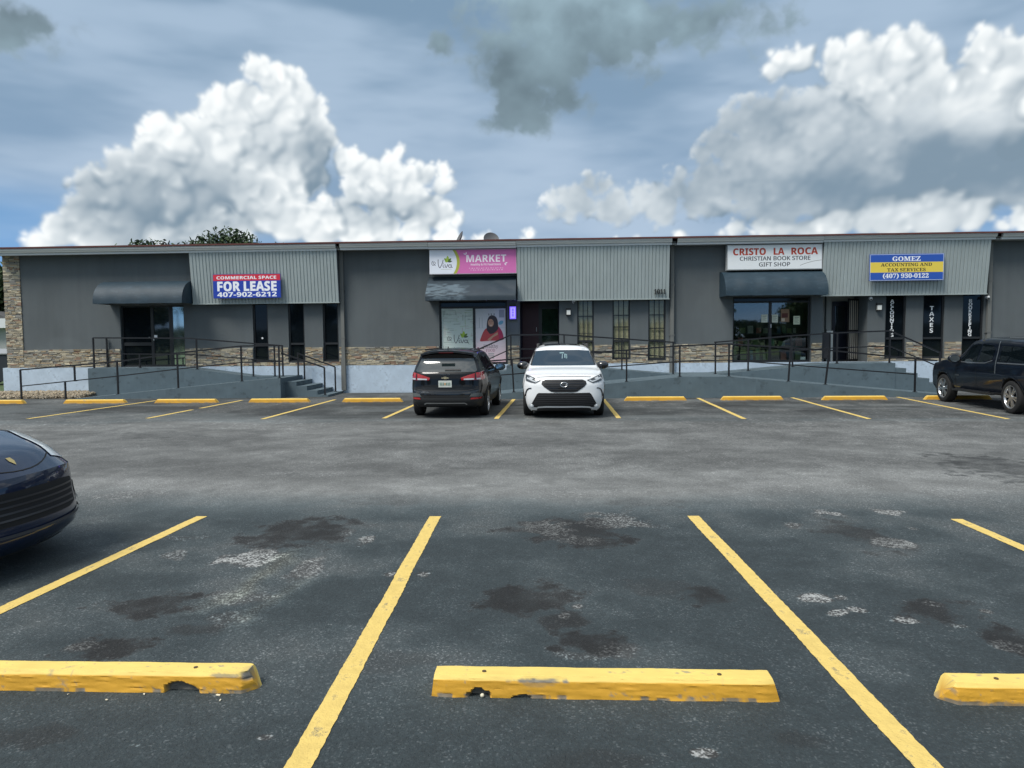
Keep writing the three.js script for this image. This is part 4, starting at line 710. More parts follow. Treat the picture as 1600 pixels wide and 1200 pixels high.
// wall lamps and cameras
function sconce(x, y, label) { const t = thing('wall_lamp', label, 'wall lamp', [x, y, ZW], 0, 'wall lamps by the entrances'); mesh('bracket', merge([box(0.15, 0.25, 0.02, 0, 0, 0.011), box(0.17, 0.045, 0.13, 0, 0.115, 0.085)]), black, t); mesh('lens', new THREE.BoxGeometry(0.13, 0.16, 0.1).translate(0, -0.005, 0.075), M([0.78, 0.79, 0.74], 0.35), t); mesh('base_rim', box(0.15, 0.02, 0.11, 0, -0.1, 0.078), black, t); }
sconce(0.68, 2.74, 'wall lamp with white lens right of the market entrance'); sconce(11.1, 2.79, 'wall lamp with white lens left of the accounting window letters');
function cctv(x, y, label, a) { const t = thing('security_camera', label, 'camera', [x, y, ZW]); const w = M([0.75, 0.76, 0.76], 0.4); mesh('mount', new THREE.CylinderGeometry(0.04, 0.05, 0.05, 14).rotateX(Math.PI / 2).translate(0, 0, 0.03), w, t); const h = mesh('housing', new THREE.CapsuleGeometry(0.05, 0.08, 6, 14).rotateX(Math.PI / 2 - 0.3).rotateY(a).translate(Math.sin(a) * 0.05, -0.02, 0.13), w, t); mesh('lens', new THREE.CylinderGeometry(0.025, 0.025, 0.012, 12).rotateX(Math.PI / 2).rotateX(0.3).rotateY(a).translate(Math.sin(a) * 0.13, -0.052, 0.22), black, h); }
cctv(10.82, 3.1, 'white security camera beside the accounting entrance', -0.4); cctv(14.63, 3.09, 'white security camera at right end of right metal panel', -0.4);
cctv(0.85, 3.12, 'small white security camera under middle metal panel, left of the barred windows', 0.1);
// dishes on the roof
function dish(x, y, z, a, label) { const t = thing('satellite_dish', label, 'satellite dish', [x, y, z], a); const pts = []; for (let i = 0; i <= 8; i++) pts.push(new THREE.Vector2(0.3 * i / 8, 0.09 * (i / 8) ** 2)); mesh('reflector', new THREE.LatheGeometry(pts, 24).rotateX(1.1).translate(0, 0.3, 0), M([0.12, 0.125, 0.13], 0.7, { side: THREE.DoubleSide }), t); mesh('mast', rod([0, -0.12, -0.05], [0, 0.3, -0.05], 0.02), M([0.25, 0.25, 0.25], 0.5), t); mesh('feed_arm', rod([0, 0.1, 0], [0, 0.15, 0.36], 0.01), M([0.25, 0.25, 0.25], 0.5), t); }
dish(-3.27, 5.28, ZW - 2.2, -1.2, 'satellite dish seen edge on, on the roof above the market sign'); dish(-2.14, 5.22, ZW - 2.2, 0.3, 'satellite dish facing the lot on the roof above the market sign');

// ---------------------------------------------------------------- ramps and stairs of painted concrete
const rampMap = dataTex(1024, 512, (x, y, o) => { const n = fbm(x / 70, y / 40, 5), s = fbm(x / 8, y / 60, 3), k = 0.8 + 0.34 * n + 0.1 * (s - 0.5), d = 1 - 0.25 * smooth(0.62, 0.8, fbm(x / 25 + 40, y / 25, 4)); o[0] = enc(0.1 * k * d); o[1] = enc(0.142 * k * d); o[2] = enc(0.166 * k * d); }, true); rampMap.repeat.set(0.16, 0.32);
const rampPaint = M([1, 1, 1], 0.85, { map: rampMap, bumpMap: stuccoBump, bumpScale: 0.003 });
const block = (pts, z0, z1) => prismX(pts, z0, z1);
{
  const t = thing('access_ramp', 'blue grey concrete switchback ramp with stairs at the left entrance', 'ramp'), zb = ZW + 0.038, zm = -24.62, zf = -23.36;
  mesh('upper_run', block([[-15.9, 0], [-8.68, 0], [-8.68, 0.64], [-10.1, 0.64], [-12.55, 0.962], [-15.9, 0.966]], zb, zm), rampPaint, t);
  mesh('lower_run', block([[-15.6, 0.005], [-15.6, -0.02], [-8.68, -0.02], [-8.68, 0.642], [-8.95, 0.638]], zm + 0.001, zf), rampPaint, t);
  [[-8.68, -8.33, 0.5], [-8.33, -7.97, 0.355], [-7.97, -7.61, 0.21], [-7.61, -7.24, 0.07]].forEach(([a, b, y], i) => mesh('step', block([[a + 0.001, -0.02], [b, -0.02], [b, y - 0.01], [b + 0.012, y - 0.008], [b + 0.012, y], [a + 0.001, y]], zb, -23.85 + 0.03 * i), rampPaint, t));
}
{
  const t = thing('access_ramp', 'long blue grey concrete ramp with landings serving the market, book store and accounting doors', 'ramp'), zb = ZW + 0.038, zm = -24.15, zf = -22.56;
  mesh('market_landing', span(-1.4, 0.5, 0, 0.965, zb, zm), rampPaint, t);
  mesh('upper_run', block([[0.501, 0], [4.0, 0], [4.0, 0.642], [0.501, 0.963]], zb, zm), rampPaint, t);
  mesh('middle_landing', block([[4.001, 0], [5.45, 0], [5.45, 0.642], [4.001, 0.642]], zb, zf), rampPaint, t);
  mesh('upper_run', block([[5.451, 0], [11.08, 0], [11.08, 0.962], [8.9, 0.945], [5.451, 0.644]], zb, zm), rampPaint, t);
  mesh('lower_run', block([[-3.3, -0.02], [4.0, -0.02], [4.0, 0.64], [-3.3, 0.006]], zm + 0.001, zf), rampPaint, t);
  mesh('lower_run', block([[5.451, -0.02], [12.4, -0.02], [12.4, 0.006], [5.451, 0.64]], zm + 0.001, zf), rampPaint, t);
  [[11.08, 11.43, 0.79], [11.43, 11.79, 0.625], [11.79, 12.16, 0.46], [12.16, 12.55, 0.3], [12.55, 12.95, 0.14]].forEach(([a, b, y]) => mesh('step', span(a + 0.001, b, 0, y, zb, zm - 0.02), rampPaint, t));
  [[-1.4, -1.74, 0.79], [-1.74, -2.08, 0.625], [-2.08, -2.42, 0.46], [-2.42, -2.76, 0.3], [-2.76, -3.1, 0.14]].forEach(([a, b, y]) => mesh('step', span(b, a - 0.001, 0, y, zb, zm - 0.02), rampPaint, t));
}
// black tube railings: rails are lists of points, posts are [x, z, foot, head]
const railPaint = M([0.011, 0.012, 0.015], 0.42);
function railing(label, rails, posts) {
  const t = thing('railing', label, 'railing');
  rails.forEach((r, k) => { for (let i = 0; i + 1 < r.length; i++) mesh('rail', bar(r[i], r[i + 1], k ? 0.034 : 0.044), railPaint, t); });
  for (const [x, z, a, b, x2 = x] of posts) { const p = mesh('post', bar([x, a, z], [x2, b, z], 0.046), railPaint, t); mesh('base_plate', box(0.1, 0.012, 0.1, x, a + 0.008, z), railPaint, p); }
}
const at = (z, l) => l.map(([x, y]) => [x, y, z]);
railing('front railing of the left ramp, rising from the gravel to the stair landing', [at(-23.46, [[-17.45, 0.97], [-14.15, 1.22], [-12.11, 1.48], [-9.99, 1.69], [-8.72, 1.7]]), at(-23.46, [[-17.45, 0.43], [-14.15, 0.74], [-12.11, 0.96], [-9.99, 1.16], [-8.72, 1.18]])],
  [[-17.45, -23.46, 0, 0.97], [-15.94, -23.46, 0.0, 0.56], [-15.6, -23.46, 0.58, 1.11], [-14.15, -23.46, 0.14, 1.22], [-12.12, -23.46, 0.33, 1.48], [-9.99, -23.46, 0.54, 1.69], [-8.74, -23.46, 0.64, 1.7]]);
railing('rear railing of the left ramp, from the glass door down to the stair landing', [at(-24.68, [[-15.7, 2.01], [-12.41, 1.97], [-9.05, 1.68]]), at(-24.68, [[-15.7, 1.46], [-12.41, 1.42], [-9.05, 1.14]]), [[-15.7, 2.01, -24.68], [-15.7, 2.01, -25.46]], [[-15.7, 1.46, -24.68], [-15.7, 1.46, -25.46]]],
  [[-15.7, -24.68, 0.965, 2.01], [-15.7, -25.45, 0.965, 2.01], [-14.07, -24.68, 0.965, 1.46], [-12.06, -24.68, 0.9, 1.94], [-10.1, -24.68, 0.64, 1.22], [-9.35, -24.68, 0.64, 1.71], [-9.07, -24.68, 0.64, 1.68]]);
railing('near handrail of the concrete stairs on the left', [at(-23.6, [[-8.72, 1.45], [-7.3, 0.97]])], [[-7.3, -23.6, 0.07, 0.97]]);
railing('far handrail of the concrete stairs on the left, by the light blue wall', [at(-25.2, [[-8.75, 1.42], [-7.42, 0.93]])], [[-7.42, -25.2, 0.07, 0.93], [-8.72, -25.2, 0.64, 1.4], [-8.5, -25.2, 0.5, 1.33]]);
railing('upper railing from the market entrance down to the middle landing', [at(-24.22, [[-2.48, 1.44], [-1.25, 1.97], [0.36, 1.97], [4.08, 1.68]]), at(-24.22, [[-1.95, 1.2], [-1.25, 1.51], [0.4, 1.5], [4.03, 1.2]])], [[-2.45, -24.22, 0.31, 1.45], [-1.25, -24.22, 0.965, 1.97], [0.5, -24.22, 0.965, 1.96], [2.38, -24.22, 0.8, 1.8], [4.04, -24.22, 0.645, 1.68]]);
railing('lower front railing behind the white SUV, rising to the middle landing', [at(-22.66, [[-3.1, 1.08], [-1.09, 1.22], [2.37, 1.47], [3.98, 1.59], [5.46, 1.63]]), at(-22.66, [[-3.1, 0.62], [-1.09, 0.76], [3.98, 1.11], [5.46, 1.14]])], [[-1.09, -22.66, 0.2, 1.22, -1.14], [2.37, -22.66, 0.5, 1.47], [3.98, -22.66, 0.645, 1.59]]);
railing('lower front railing falling from the middle landing towards the pickup', [at(-22.66, [[5.46, 1.63], [7.3, 1.5], [8.45, 1.41], [10.98, 1.14], [11.6, 1.08]]), at(-22.66, [[5.46, 1.14], [8.45, 0.88], [10.98, 0.67]])], [[5.46, -22.66, 0.645, 1.63], [7.24, -22.66, 0.48, 1.5, 7.3], [8.34, -22.66, 0.38, 1.41, 8.45], [10.98, -22.66, 0.14, 1.14]]);
railing('upper railing past the book store window to the accounting stairs', [at(-24.22, [[5.36, 1.67], [7.84, 1.86], [9.25, 1.94], [10.92, 1.99], [12.5, 1.28]]), at(-24.22, [[5.36, 1.2], [7.84, 1.38], [9.25, 1.46], [10.92, 1.5], [12.5, 0.82]])], [[5.4, -24.22, 0.645, 1.67], [6.45, -24.22, 0.74, 1.75], [7.87, -24.22, 0.86, 1.86, 7.8], [9.27, -24.22, 0.95, 1.94], [10.92, -24.22, 0.965, 1.99], [12.5, -24.22, 0.3, 1.28]]);

// ---------------------------------------------------------------- gravel bed at the left corner
{
  const bed = struct('gravel_bed', new THREE.PlaneGeometry(5.4, 1.85).rotateX(-Math.PI / 2).translate(-18.3, 0.006, -24.5), M([0.2, 0.165, 0.12], 0.95));
  const r = rng(31), n = 5200, g = new THREE.IcosahedronGeometry(1, 0), im = new THREE.InstancedMesh(g, M([1, 1, 1], 0.9, { flatShading: true }), n), m = new THREE.Matrix4(), q = new THREE.Quaternion(), e = new THREE.Euler(), c = new THREE.Color();
  for (let i = 0; i < n; i++) {
    const s = 0.018 + 0.03 * r(); e.set(r() * 6, r() * 6, r() * 6); q.setFromEuler(e);
    const x = lerp(-21, -15.65, r()), z = lerp(-25.4, -23.62 + 0.1 * Math.sin(x * 4), r());
    m.compose(new THREE.Vector3(x, 0.012 + 0.05 * r() + 0.07 * smooth(-23.7, -24.4, z), z), q, new THREE.Vector3(s * 1.3, s * 0.7, s)); im.setMatrixAt(i, m);
    const k = 0.6 + 0.7 * r(), w = r(); c.setRGB(lerp(0.42, 0.3, w) * k, lerp(0.34, 0.26, w) * k, lerp(0.23, 0.2, w) * k); im.setColorAt(i, c);
  }
  im.name = 'gravel'; im.castShadow = im.receiveShadow = true; im.userData = { kind: 'stuff', label: 'tan gravel along the foot of the light blue wall at the left corner', category: 'gravel' }; scene.add(im);
}
// ---------------------------------------------------------------- trees and the neighbour beyond
const bark = M([0.09, 0.07, 0.055], 0.95), leafMats = [[0.045, 0.078, 0.028], [0.065, 0.1, 0.034], [0.035, 0.06, 0.03]].map((c) => MP(c, 0.8, { side: THREE.DoubleSide, transmission: 0.0 }));
function treeParts(h, spread, n, seed, low = 0.3, leaf = 0.22) {
  const r = rng(seed), trunk = [], clumps = [];
  const grow = (p, d, L, rad, k) => {
    const q = [p[0] + d[0] * L, p[1] + d[1] * L, p[2] + d[2] * L]; trunk.push(rod(p, q, rad, 7, rad * 0.68));
    if (k === 0) { clumps.push([q, spread * (0.2 + 0.14 * r())]); return; }
    if (k < 3) clumps.push([[lerp(p[0], q[0], 0.7), lerp(p[1], q[1], 0.7), lerp(p[2], q[2], 0.7)], spread * 0.2]);
    const m = 3 + (r() < 0.4 ? 1 : 0);
    for (let i = 0; i < m; i++) { const a = r() * 6.28, t = 0.35 + 0.6 * r(), dd = new THREE.Vector3(d[0] + Math.cos(a) * t, d[1] * 0.85 + 0.12 * r(), d[2] + Math.sin(a) * t).normalize(); grow(q, dd.toArray(), L * (0.58 + 0.22 * r()), rad * 0.6, k - 1); }
  };
  grow([0, 0, 0], [0.03, 1, 0.02], h * low, h * 0.028, 3);
  const pos = [], v = new THREE.Vector3(), u = new THREE.Vector3(), w = new THREE.Vector3();
  const per = Math.round(n / clumps.length), groups = [[], [], []];
  for (const [c, R] of clumps) {
    const tone = Math.floor(r() * 3);
    for (let i = 0; i < per; i++) {
      v.set(r() * 2 - 1, r() * 2 - 1, r() * 2 - 1); if (v.lengthSq() > 1) v.normalize(); const k = R * (0.55 + 0.5 * r()); v.multiplyScalar(k); v.y *= 0.7;
      const x = c[0] + v.x, y = c[1] + v.y, z = c[2] + v.z, s = leaf * (0.5 + 0.8 * r());
      u.set(r() - 0.5, r() - 0.5, r() - 0.5).normalize().multiplyScalar(s); w.set(r() - 0.5, r() - 0.5, r() - 0.5).normalize().multiplyScalar(s * 0.5);
      const P = groups[r() < 0.7 ? tone : Math.floor(r() * 3)];
      P.push(x - u.x, y - u.y, z - u.z, x + w.x, y + w.y, z + w.z, x + u.x, y + u.y, z + u.z, x - u.x, y - u.y, z - u.z, x + u.x, y + u.y, z + u.z, x - w.x, y - w.y, z - w.z);
    }
  }
  return { trunk: merge(trunk), crowns: groups.map((p) => { const g = new THREE.BufferGeometry(); g.setAttribute('position', new THREE.Float32BufferAttribute(p, 3)); g.computeVertexNormals(); return g; }) };
}
function tree(label, pos, parts, ry = 0, s = 1, group) {
  const t = thing('tree', label, 'tree', pos, ry, group); t.scale.setScalar(s);
  mesh('trunk', parts.trunk, bark, t); parts.crowns.forEach((g, i) => mesh('crown', g, leafMats[i], t)); return t;
}
const treeA = treeParts(8.2, 4.4, 34000, 3, 0.3, 0.12), treeB = treeParts(10, 6, 15000, 8, 0.26, 0.3);
tree('green tree rising behind the roof above the left metal panel, its left clump', [-24.4, 0, -47], treeA, 0.4, 1.25);
tree('rounder green tree rising behind the roof above the left metal panel, its right half', [-20.6, 0, -48], treeA, 2.6, 1.3);
tree('dark tree beyond the left corner of the building', [-33.5, 0, -44], treeB, 1, 0.85);
{ // a belt of woodland across the road behind the viewer, reads as one mass in the glass
  const r = rng(61), pos = [], u = new THREE.Vector3(), w = new THREE.Vector3();
  for (let i = 0; i < 26000; i++) { const x = lerp(-120, 120, r()), top = 2.4 + 2.6 * fbm(x * 0.12, 3, 3), y = top * Math.sqrt(r()), z = 62 + 5 * r(); u.set(r() - 0.5, r() - 0.5, r() - 0.5).normalize().multiplyScalar(0.7); w.set(r() - 0.5, r() - 0.5, r() - 0.5).normalize().multiplyScalar(0.5); pos.push(x - u.x, y - u.y, z - u.z, x + w.x, y + w.y, z + w.z, x + u.x, y + u.y, z + u.z); }
  const g = new THREE.BufferGeometry(); g.setAttribute('position', new THREE.Float32BufferAttribute(pos, 3)); g.computeVertexNormals();
  const o = mesh('woodland', g, leafMats[2], scene); o.userData = { kind: 'stuff', label: 'belt of green woodland across the road, seen in the glass', category: 'woodland' };
}
// trees and a lamp post across the lot, seen only in the glass
[[-47.2, 30, 0.3, 1], [-37, 31, 1.4, 1.05], [-28, 38, 2.2, 0.9], [0.5, 31, 3.1, 0.95], [17.5, 33, 4.4, 0.8], [27.5, 31, 5, 0.85], [39, 36, 0.9, 1.2]].forEach(([x, z, a, s], i) => tree(['spreading tree across the lot behind the viewer, reflected in the left door glass', 'tall tree across the lot, reflected at the right edge of the left door glass', 'tree across the lot, reflected in the dark left windows', 'tree across the lot, reflected in the market entrance door', 'low tree across the lot, reflected at the left of the book store window', 'large tree across the lot, reflected at the right of the book store window', 'broad tree across the lot, reflected in the accounting windows'][i], [x, 0, z], treeB, a, s, 'trees across the lot'));
{
  const t = thing('street_lamp', 'tall lamp post across the lot, reflected in the bright left door pane', 'street lamp', [-38.7, 0, 24]);
  mesh('pole', rod([0, 0, 0], [0, 7.5, 0], 0.09, 12, 0.06), M([0.08, 0.08, 0.08], 0.5), t); mesh('arm', rod([0, 7.45, 0], [-1.2, 7.7, 0], 0.04), M([0.08, 0.08, 0.08], 0.5), t); mesh('lamp_head', box(0.6, 0.12, 0.28, -1.4, 7.7, 0), M([0.1, 0.1, 0.1], 0.5), t);
}
{
  const t = thing('neighbouring_house', 'pale house with white eave just visible at the left edge', 'house', [-35.2, 0, -42]);
  mesh('wall', span(-4, 3.2, 0, 2.75, -5, 0), M([0.42, 0.43, 0.42], 0.9), t); mesh('eave', span(-4.3, 3.6, 2.75, 3.3, -5.3, 0.5), M([0.7, 0.72, 0.72], 0.7), t);
  mesh('roof', prismX([[-4.4, 3.3], [3.7, 3.3], [2.6, 3.75], [-4.4, 3.75]], -5.3, 0.4), M([0.1, 0.1, 0.1], 0.9), t);
  const w = mesh('window', span(-1.2, 0, 1, 2.2, 0.002, 0.03), M([0.5, 0.5, 0.5], 0.6), t); mesh('pane', span(-1.1, -0.1, 1.1, 2.1, 0.031, 0.04), glassDark, w);
  const b = thing('waste_container', 'dark waste container beside the left corner of the building', 'waste container', [-25.3, 0, -33]);
  mesh('body', prismX([[-0.8, 0.12], [0.8, 0.12], [0.9, 1.35], [-0.9, 1.35]], -0.7, 0.7), M([0.02, 0.025, 0.035], 0.6), b); mesh('lid', prismZ([[-0.75, 1.352], [0.75, 1.352], [0.75, 1.4], [-0.75, 1.6]], -0.92, 0.92), M([0.3, 0.31, 0.32], 0.6), b);
  for (const [x, z] of [[-0.7, -0.6], [0.7, -0.6], [-0.7, 0.6], [0.7, 0.6]]) mesh('wheel', new THREE.CylinderGeometry(0.06, 0.06, 0.05, 14).rotateZ(Math.PI / 2).translate(x, 0.06, z), black, b);
}

// ---------------------------------------------------------------- vehicles: a lofted shell, with lamps, glass and trim laid on its surface
const paint = (c, o = {}) => MP(c, 0.35, { clearcoat: 0.8, clearcoatRoughness: 0.03, metalness: 0.0, ...o });
const carGlass = MP([0.004, 0.007, 0.009], 0.02, { ior: 1.6 });
const trimBlack = M([0.014, 0.014, 0.015], 0.55), gloss = MP([0.008, 0.008, 0.009], 0.15, { clearcoat: 1 }), wellBlack = M([0.006, 0.006, 0.006], 0.95);
const chrome = M([0.72, 0.73, 0.74], 0.15, { metalness: 1 }), alloy = M([0.55, 0.56, 0.57], 0.28, { metalness: 0.9 }), rubber = M([0.012, 0.012, 0.012], 0.85);
const redLens = MP([0.36, 0.012, 0.014], 0.12, { clearcoat: 1 }), clearLens = MP([0.5, 0.53, 0.55], 0.08, { clearcoat: 1 }), smokeLens = MP([0.05, 0.055, 0.06], 0.06, { clearcoat: 1 }), plateWhite = M([0.6, 0.63, 0.58], 0.5);
const curve = (pts, x) => {                               // monotone cubic through [x, y] pairs
  const n = pts.length; if (x <= pts[0][0]) return pts[0][1]; if (x >= pts[n - 1][0]) return pts[n - 1][1];
  let i = 0; while (x > pts[i + 1][0]) i++;
  const d = (k) => (pts[k + 1][1] - pts[k][1]) / (pts[k + 1][0] - pts[k][0]);
  const m = (k) => { if (k === 0) return d(0); if (k === n - 1) return d(n - 2); const a = d(k - 1), b = d(k); return a * b <= 0 ? 0 : (2 * a * b) / (a + b); };
  const h = pts[i + 1][0] - pts[i][0], t = (x - pts[i][0]) / h, t2 = t * t, t3 = t2 * t;
  return (2 * t3 - 3 * t2 + 1) * pts[i][1] + (t3 - 2 * t2 + t) * h * m(i) + (-2 * t3 + 3 * t2) * pts[i + 1][1] + (t3 - t2) * h * m(i + 1);
};
function carShell(S) {                                     // S.keys: [z, yb, ws, wm, ym, belt, wb, yr, wr, yt]
  const K = S.keys, col = (i) => K.map((k) => [k[0], k[i]]), cols = [1, 2, 3, 4, 5, 6, 7, 8, 9].map(col), SEG = 6;
  const zr = K[0][0], zf = K[K.length - 1][0], nz = Math.round((zf - zr) / 0.045);
  const half = (z) => {
    const [yb, ws, wm, ym, belt, wb, yr, wr, yt] = cols.map((c) => curve(c, z));
    const key = [[0, yb], [ws * 0.8, yb], [ws, yb + 0.05], [wm, ym], [lerp(wm, wb, 0.25), lerp(ym, belt, 0.55)], [wb, belt], [lerp(wb, wr, 0.45), lerp(belt, yr, 0.5)], [wr, yr], [wr * 0.62, lerp(yr, yt, 0.8)], [0, yt]];
    const out = [];
    for (let i = 0; i < key.length - 1; i++) for (let s = 0; s < SEG; s++) {
      const t = s / SEG, p = [key[Math.max(0, i - 1)], key[i], key[i + 1], key[Math.min(key.length - 1, i + 2)]], f = (c) => { const [a, b, d, e] = p.map((q) => q[c]); return b + 0.5 * t * (d - a + t * (2 * a - 5 * b + 4 * d - e + t * (3 * (b - d) + e - a))) * 0.72 + 0.28 * t * (d - b); };
      out.push([Math.max(0, f(0)), f(1)]);
    }
    out.push(key[key.length - 1]); return out;
  };
  const shape = (x, y, z) => {
    const a = smooth(zf - (S.fade ?? 0.9), zf, z), b = smooth(zr + (S.fade ?? 0.9), zr, z);
    return z - a * S.nose(Math.abs(x), y) + b * S.tail(Math.abs(x), y);
  };
  const rows = []; for (let i = 0; i <= nz; i++) rows.push([lerp(zr, zf, i / nz), half(lerp(zr, zf, i / nz))]);
  const P = rows[0][1].length, pos = [], idx = { body: [], lower: [], well: [] }, flag = [];
  const R = S.arch, wheelPush = (x, y, z) => {
    let f = 0;
    for (const wz of S.axles) {
      const dy = y - S.wy, dz = z - wz, d = Math.hypot(dy, dz);
      if (x > 0.5 && d < R + 0.022 && y < S.wy + R + 0.03) {
        if (d > R - 0.03) { const k = R / Math.max(d, 1e-4); y = S.wy + dy * k; z = wz + dz * k; }
        else { x = Math.min(x, 0.56); f = 1; }
      }
    }
    return [x, y, z, f];
  };
  const put = (x, y, z, side) => { pos.push(x * side, y, z); return pos.length / 3 - 1; };
  for (const side of [1, -1]) {
    const grid = rows.map(([z, h]) => h.map(([x, y]) => { let zz = shape(x, y, z); const q = wheelPush(x, y, zz); const i = put(q[0], q[1], q[2], side); flag[i] = q[3]; return i; }));
    const quad = (a, b, c, d, j) => { const w = flag[a] || flag[b] || flag[c] || flag[d]; const l = w ? idx.well : j < S.lowerRow ? idx.lower : idx.body; side > 0 ? l.push(a, b, c, a, c, d) : l.push(a, c, b, a, d, c); };
    for (let i = 0; i < nz; i++) for (let j = 0; j < P - 1; j++) quad(grid[i][j], grid[i][j + 1], grid[i + 1][j + 1], grid[i + 1][j], j);
    for (const [ri, e] of [[0, -1], [nz, 1]]) {
      const [z, h] = rows[ri], C = 14; let prev = grid[ri];
      for (let k = 1; k <= C; k++) {
        const cur = h.map(([x, y]) => { const xx = x * (1 - k / C); const i = put(xx, y, shape(xx, y, z), side); flag[i] = 0; return i; });
        for (let j = 0; j < P - 1; j++) e > 0 ? quad(prev[j], prev[j + 1], cur[j + 1], cur[j], j) : quad(prev[j], cur[j], cur[j + 1], prev[j + 1], j);
        prev = cur;
      }
    }
  }
  const geo = (ix) => { const g = new THREE.BufferGeometry(); g.setAttribute('position', new THREE.Float32BufferAttribute(pos, 3)); g.setIndex(ix); return g; };
  let whole = mergeVertices(geo([...idx.body, ...idx.lower, ...idx.well]), 1e-4); whole.computeVertexNormals();
  const nrm = new Map(), wp = whole.attributes.position, wn = whole.attributes.normal, kf = (x, y, z) => Math.round(x * 2000) + ',' + Math.round(y * 2000) + ',' + Math.round(z * 2000);
  for (let i = 0; i < wp.count; i++) nrm.set(kf(wp.getX(i), wp.getY(i), wp.getZ(i)), i);
  const sub = (ix) => { let g = mergeVertices(geo(ix), 1e-4); const p = g.attributes.position; g.computeVertexNormals(); const n = g.attributes.normal; for (let i = 0; i < p.count; i++) { const k = nrm.get(kf(p.getX(i), p.getY(i), p.getZ(i))); if (k !== undefined) n.setXYZ(i, wn.getX(k), wn.getY(k), wn.getZ(k)); } return g; };
  const parts = { body: sub(idx.body), lower: idx.lower.length ? sub(idx.lower) : null, well: (() => { const g = mergeVertices(geo(idx.well), 1e-4); g.computeVertexNormals(); return g; })() };
  const bvh = new MeshBVH(whole.clone());
  const ray = new THREE.Ray();
  const hit = (view, a, b) => {
    if (view === 'f') { ray.origin.set(a, b, 9); ray.direction.set(0, 0, -1); } else if (view === 'r') { ray.origin.set(a, b, -9); ray.direction.set(0, 0, 1); }
    else if (view === 'l') { ray.origin.set(5, b, a); ray.direction.set(-1, 0, 0); } else if (view === 'R') { ray.origin.set(-5, b, a); ray.direction.set(1, 0, 0); } else { ray.origin.set(a, 5, b); ray.direction.set(0, -1, 0); }
    return bvh.raycastFirst(ray, THREE.DoubleSide);
  };
  const clipTo = (poly, x0, x1, y0, y1) => {
    const cut = (p, f) => { const o = []; for (let i = 0; i < p.length; i++) { const a = p[i], b = p[(i + 1) % p.length], fa = f(a), fb = f(b); if (fa >= 0) o.push(a); if ((fa > 0 && fb < 0) || (fa < 0 && fb > 0)) { const t = fa / (fa - fb); o.push([lerp(a[0], b[0], t), lerp(a[1], b[1], t)]); } } return o; };
    for (const f of [(p) => p[0] - x0, (p) => x1 - p[0], (p) => p[1] - y0, (p) => y1 - p[1]]) { poly = cut(poly, f); if (poly.length < 3) return []; }
    return poly;
  };
  // a sheet of the given outline laid on the shell, seen from the front, rear, left, right or top
  const drape = (poly, view, off = 0.006, cell = 0.05) => {
    const xs = poly.map((p) => p[0]), ys = poly.map((p) => p[1]), a0 = Math.min(...xs), a1 = Math.max(...xs), b0 = Math.min(...ys), b1 = Math.max(...ys), nx = Math.max(1, Math.ceil((a1 - a0) / cell)), ny = Math.max(1, Math.ceil((b1 - b0) / cell)), v = [];
    const P3 = (p) => { const h = hit(view, p[0], p[1]); if (!h) return null; const n = h.face.normal.clone(); if (n.dot(ray.direction) > 0) n.negate(); return h.point.clone().addScaledVector(n, off); };
    for (let i = 0; i < nx; i++) for (let j = 0; j < ny; j++) {
      const c = clipTo(poly, lerp(a0, a1, i / nx), lerp(a0, a1, (i + 1) / nx), lerp(b0, b1, j / ny), lerp(b0, b1, (j + 1) / ny)); if (c.length < 3) continue;
      const q = c.map(P3); if (q.some((p) => !p)) continue;
      for (let k = 1; k + 1 < q.length; k++) v.push(...q[0].toArray(), ...q[k].toArray(), ...q[k + 1].toArray());
    }
    let g = new THREE.BufferGeometry(); g.setAttribute('position', new THREE.Float32BufferAttribute(v, 3)); g = mergeVertices(g, 5e-4); g.computeVertexNormals(); 
    return g;
  };
  const mir = (poly) => poly.map(([a, b]) => [-a, b]).reverse();
  const strip = (line, w) => { const up = [], dn = []; line.forEach((p, i) => { const a = line[Math.max(0, i - 1)], b = line[Math.min(line.length - 1, i + 1)], l = Math.hypot(b[0] - a[0], b[1] - a[1]) || 1, nx = -(b[1] - a[1]) / l, ny = (b[0] - a[0]) / l; up.push([p[0] + nx * w / 2, p[1] + ny * w / 2]); dn.push([p[0] - nx * w / 2, p[1] - ny * w / 2]); }); return [...up, ...dn.reverse()]; };
  return { parts, hit, drape, mir, strip };
}
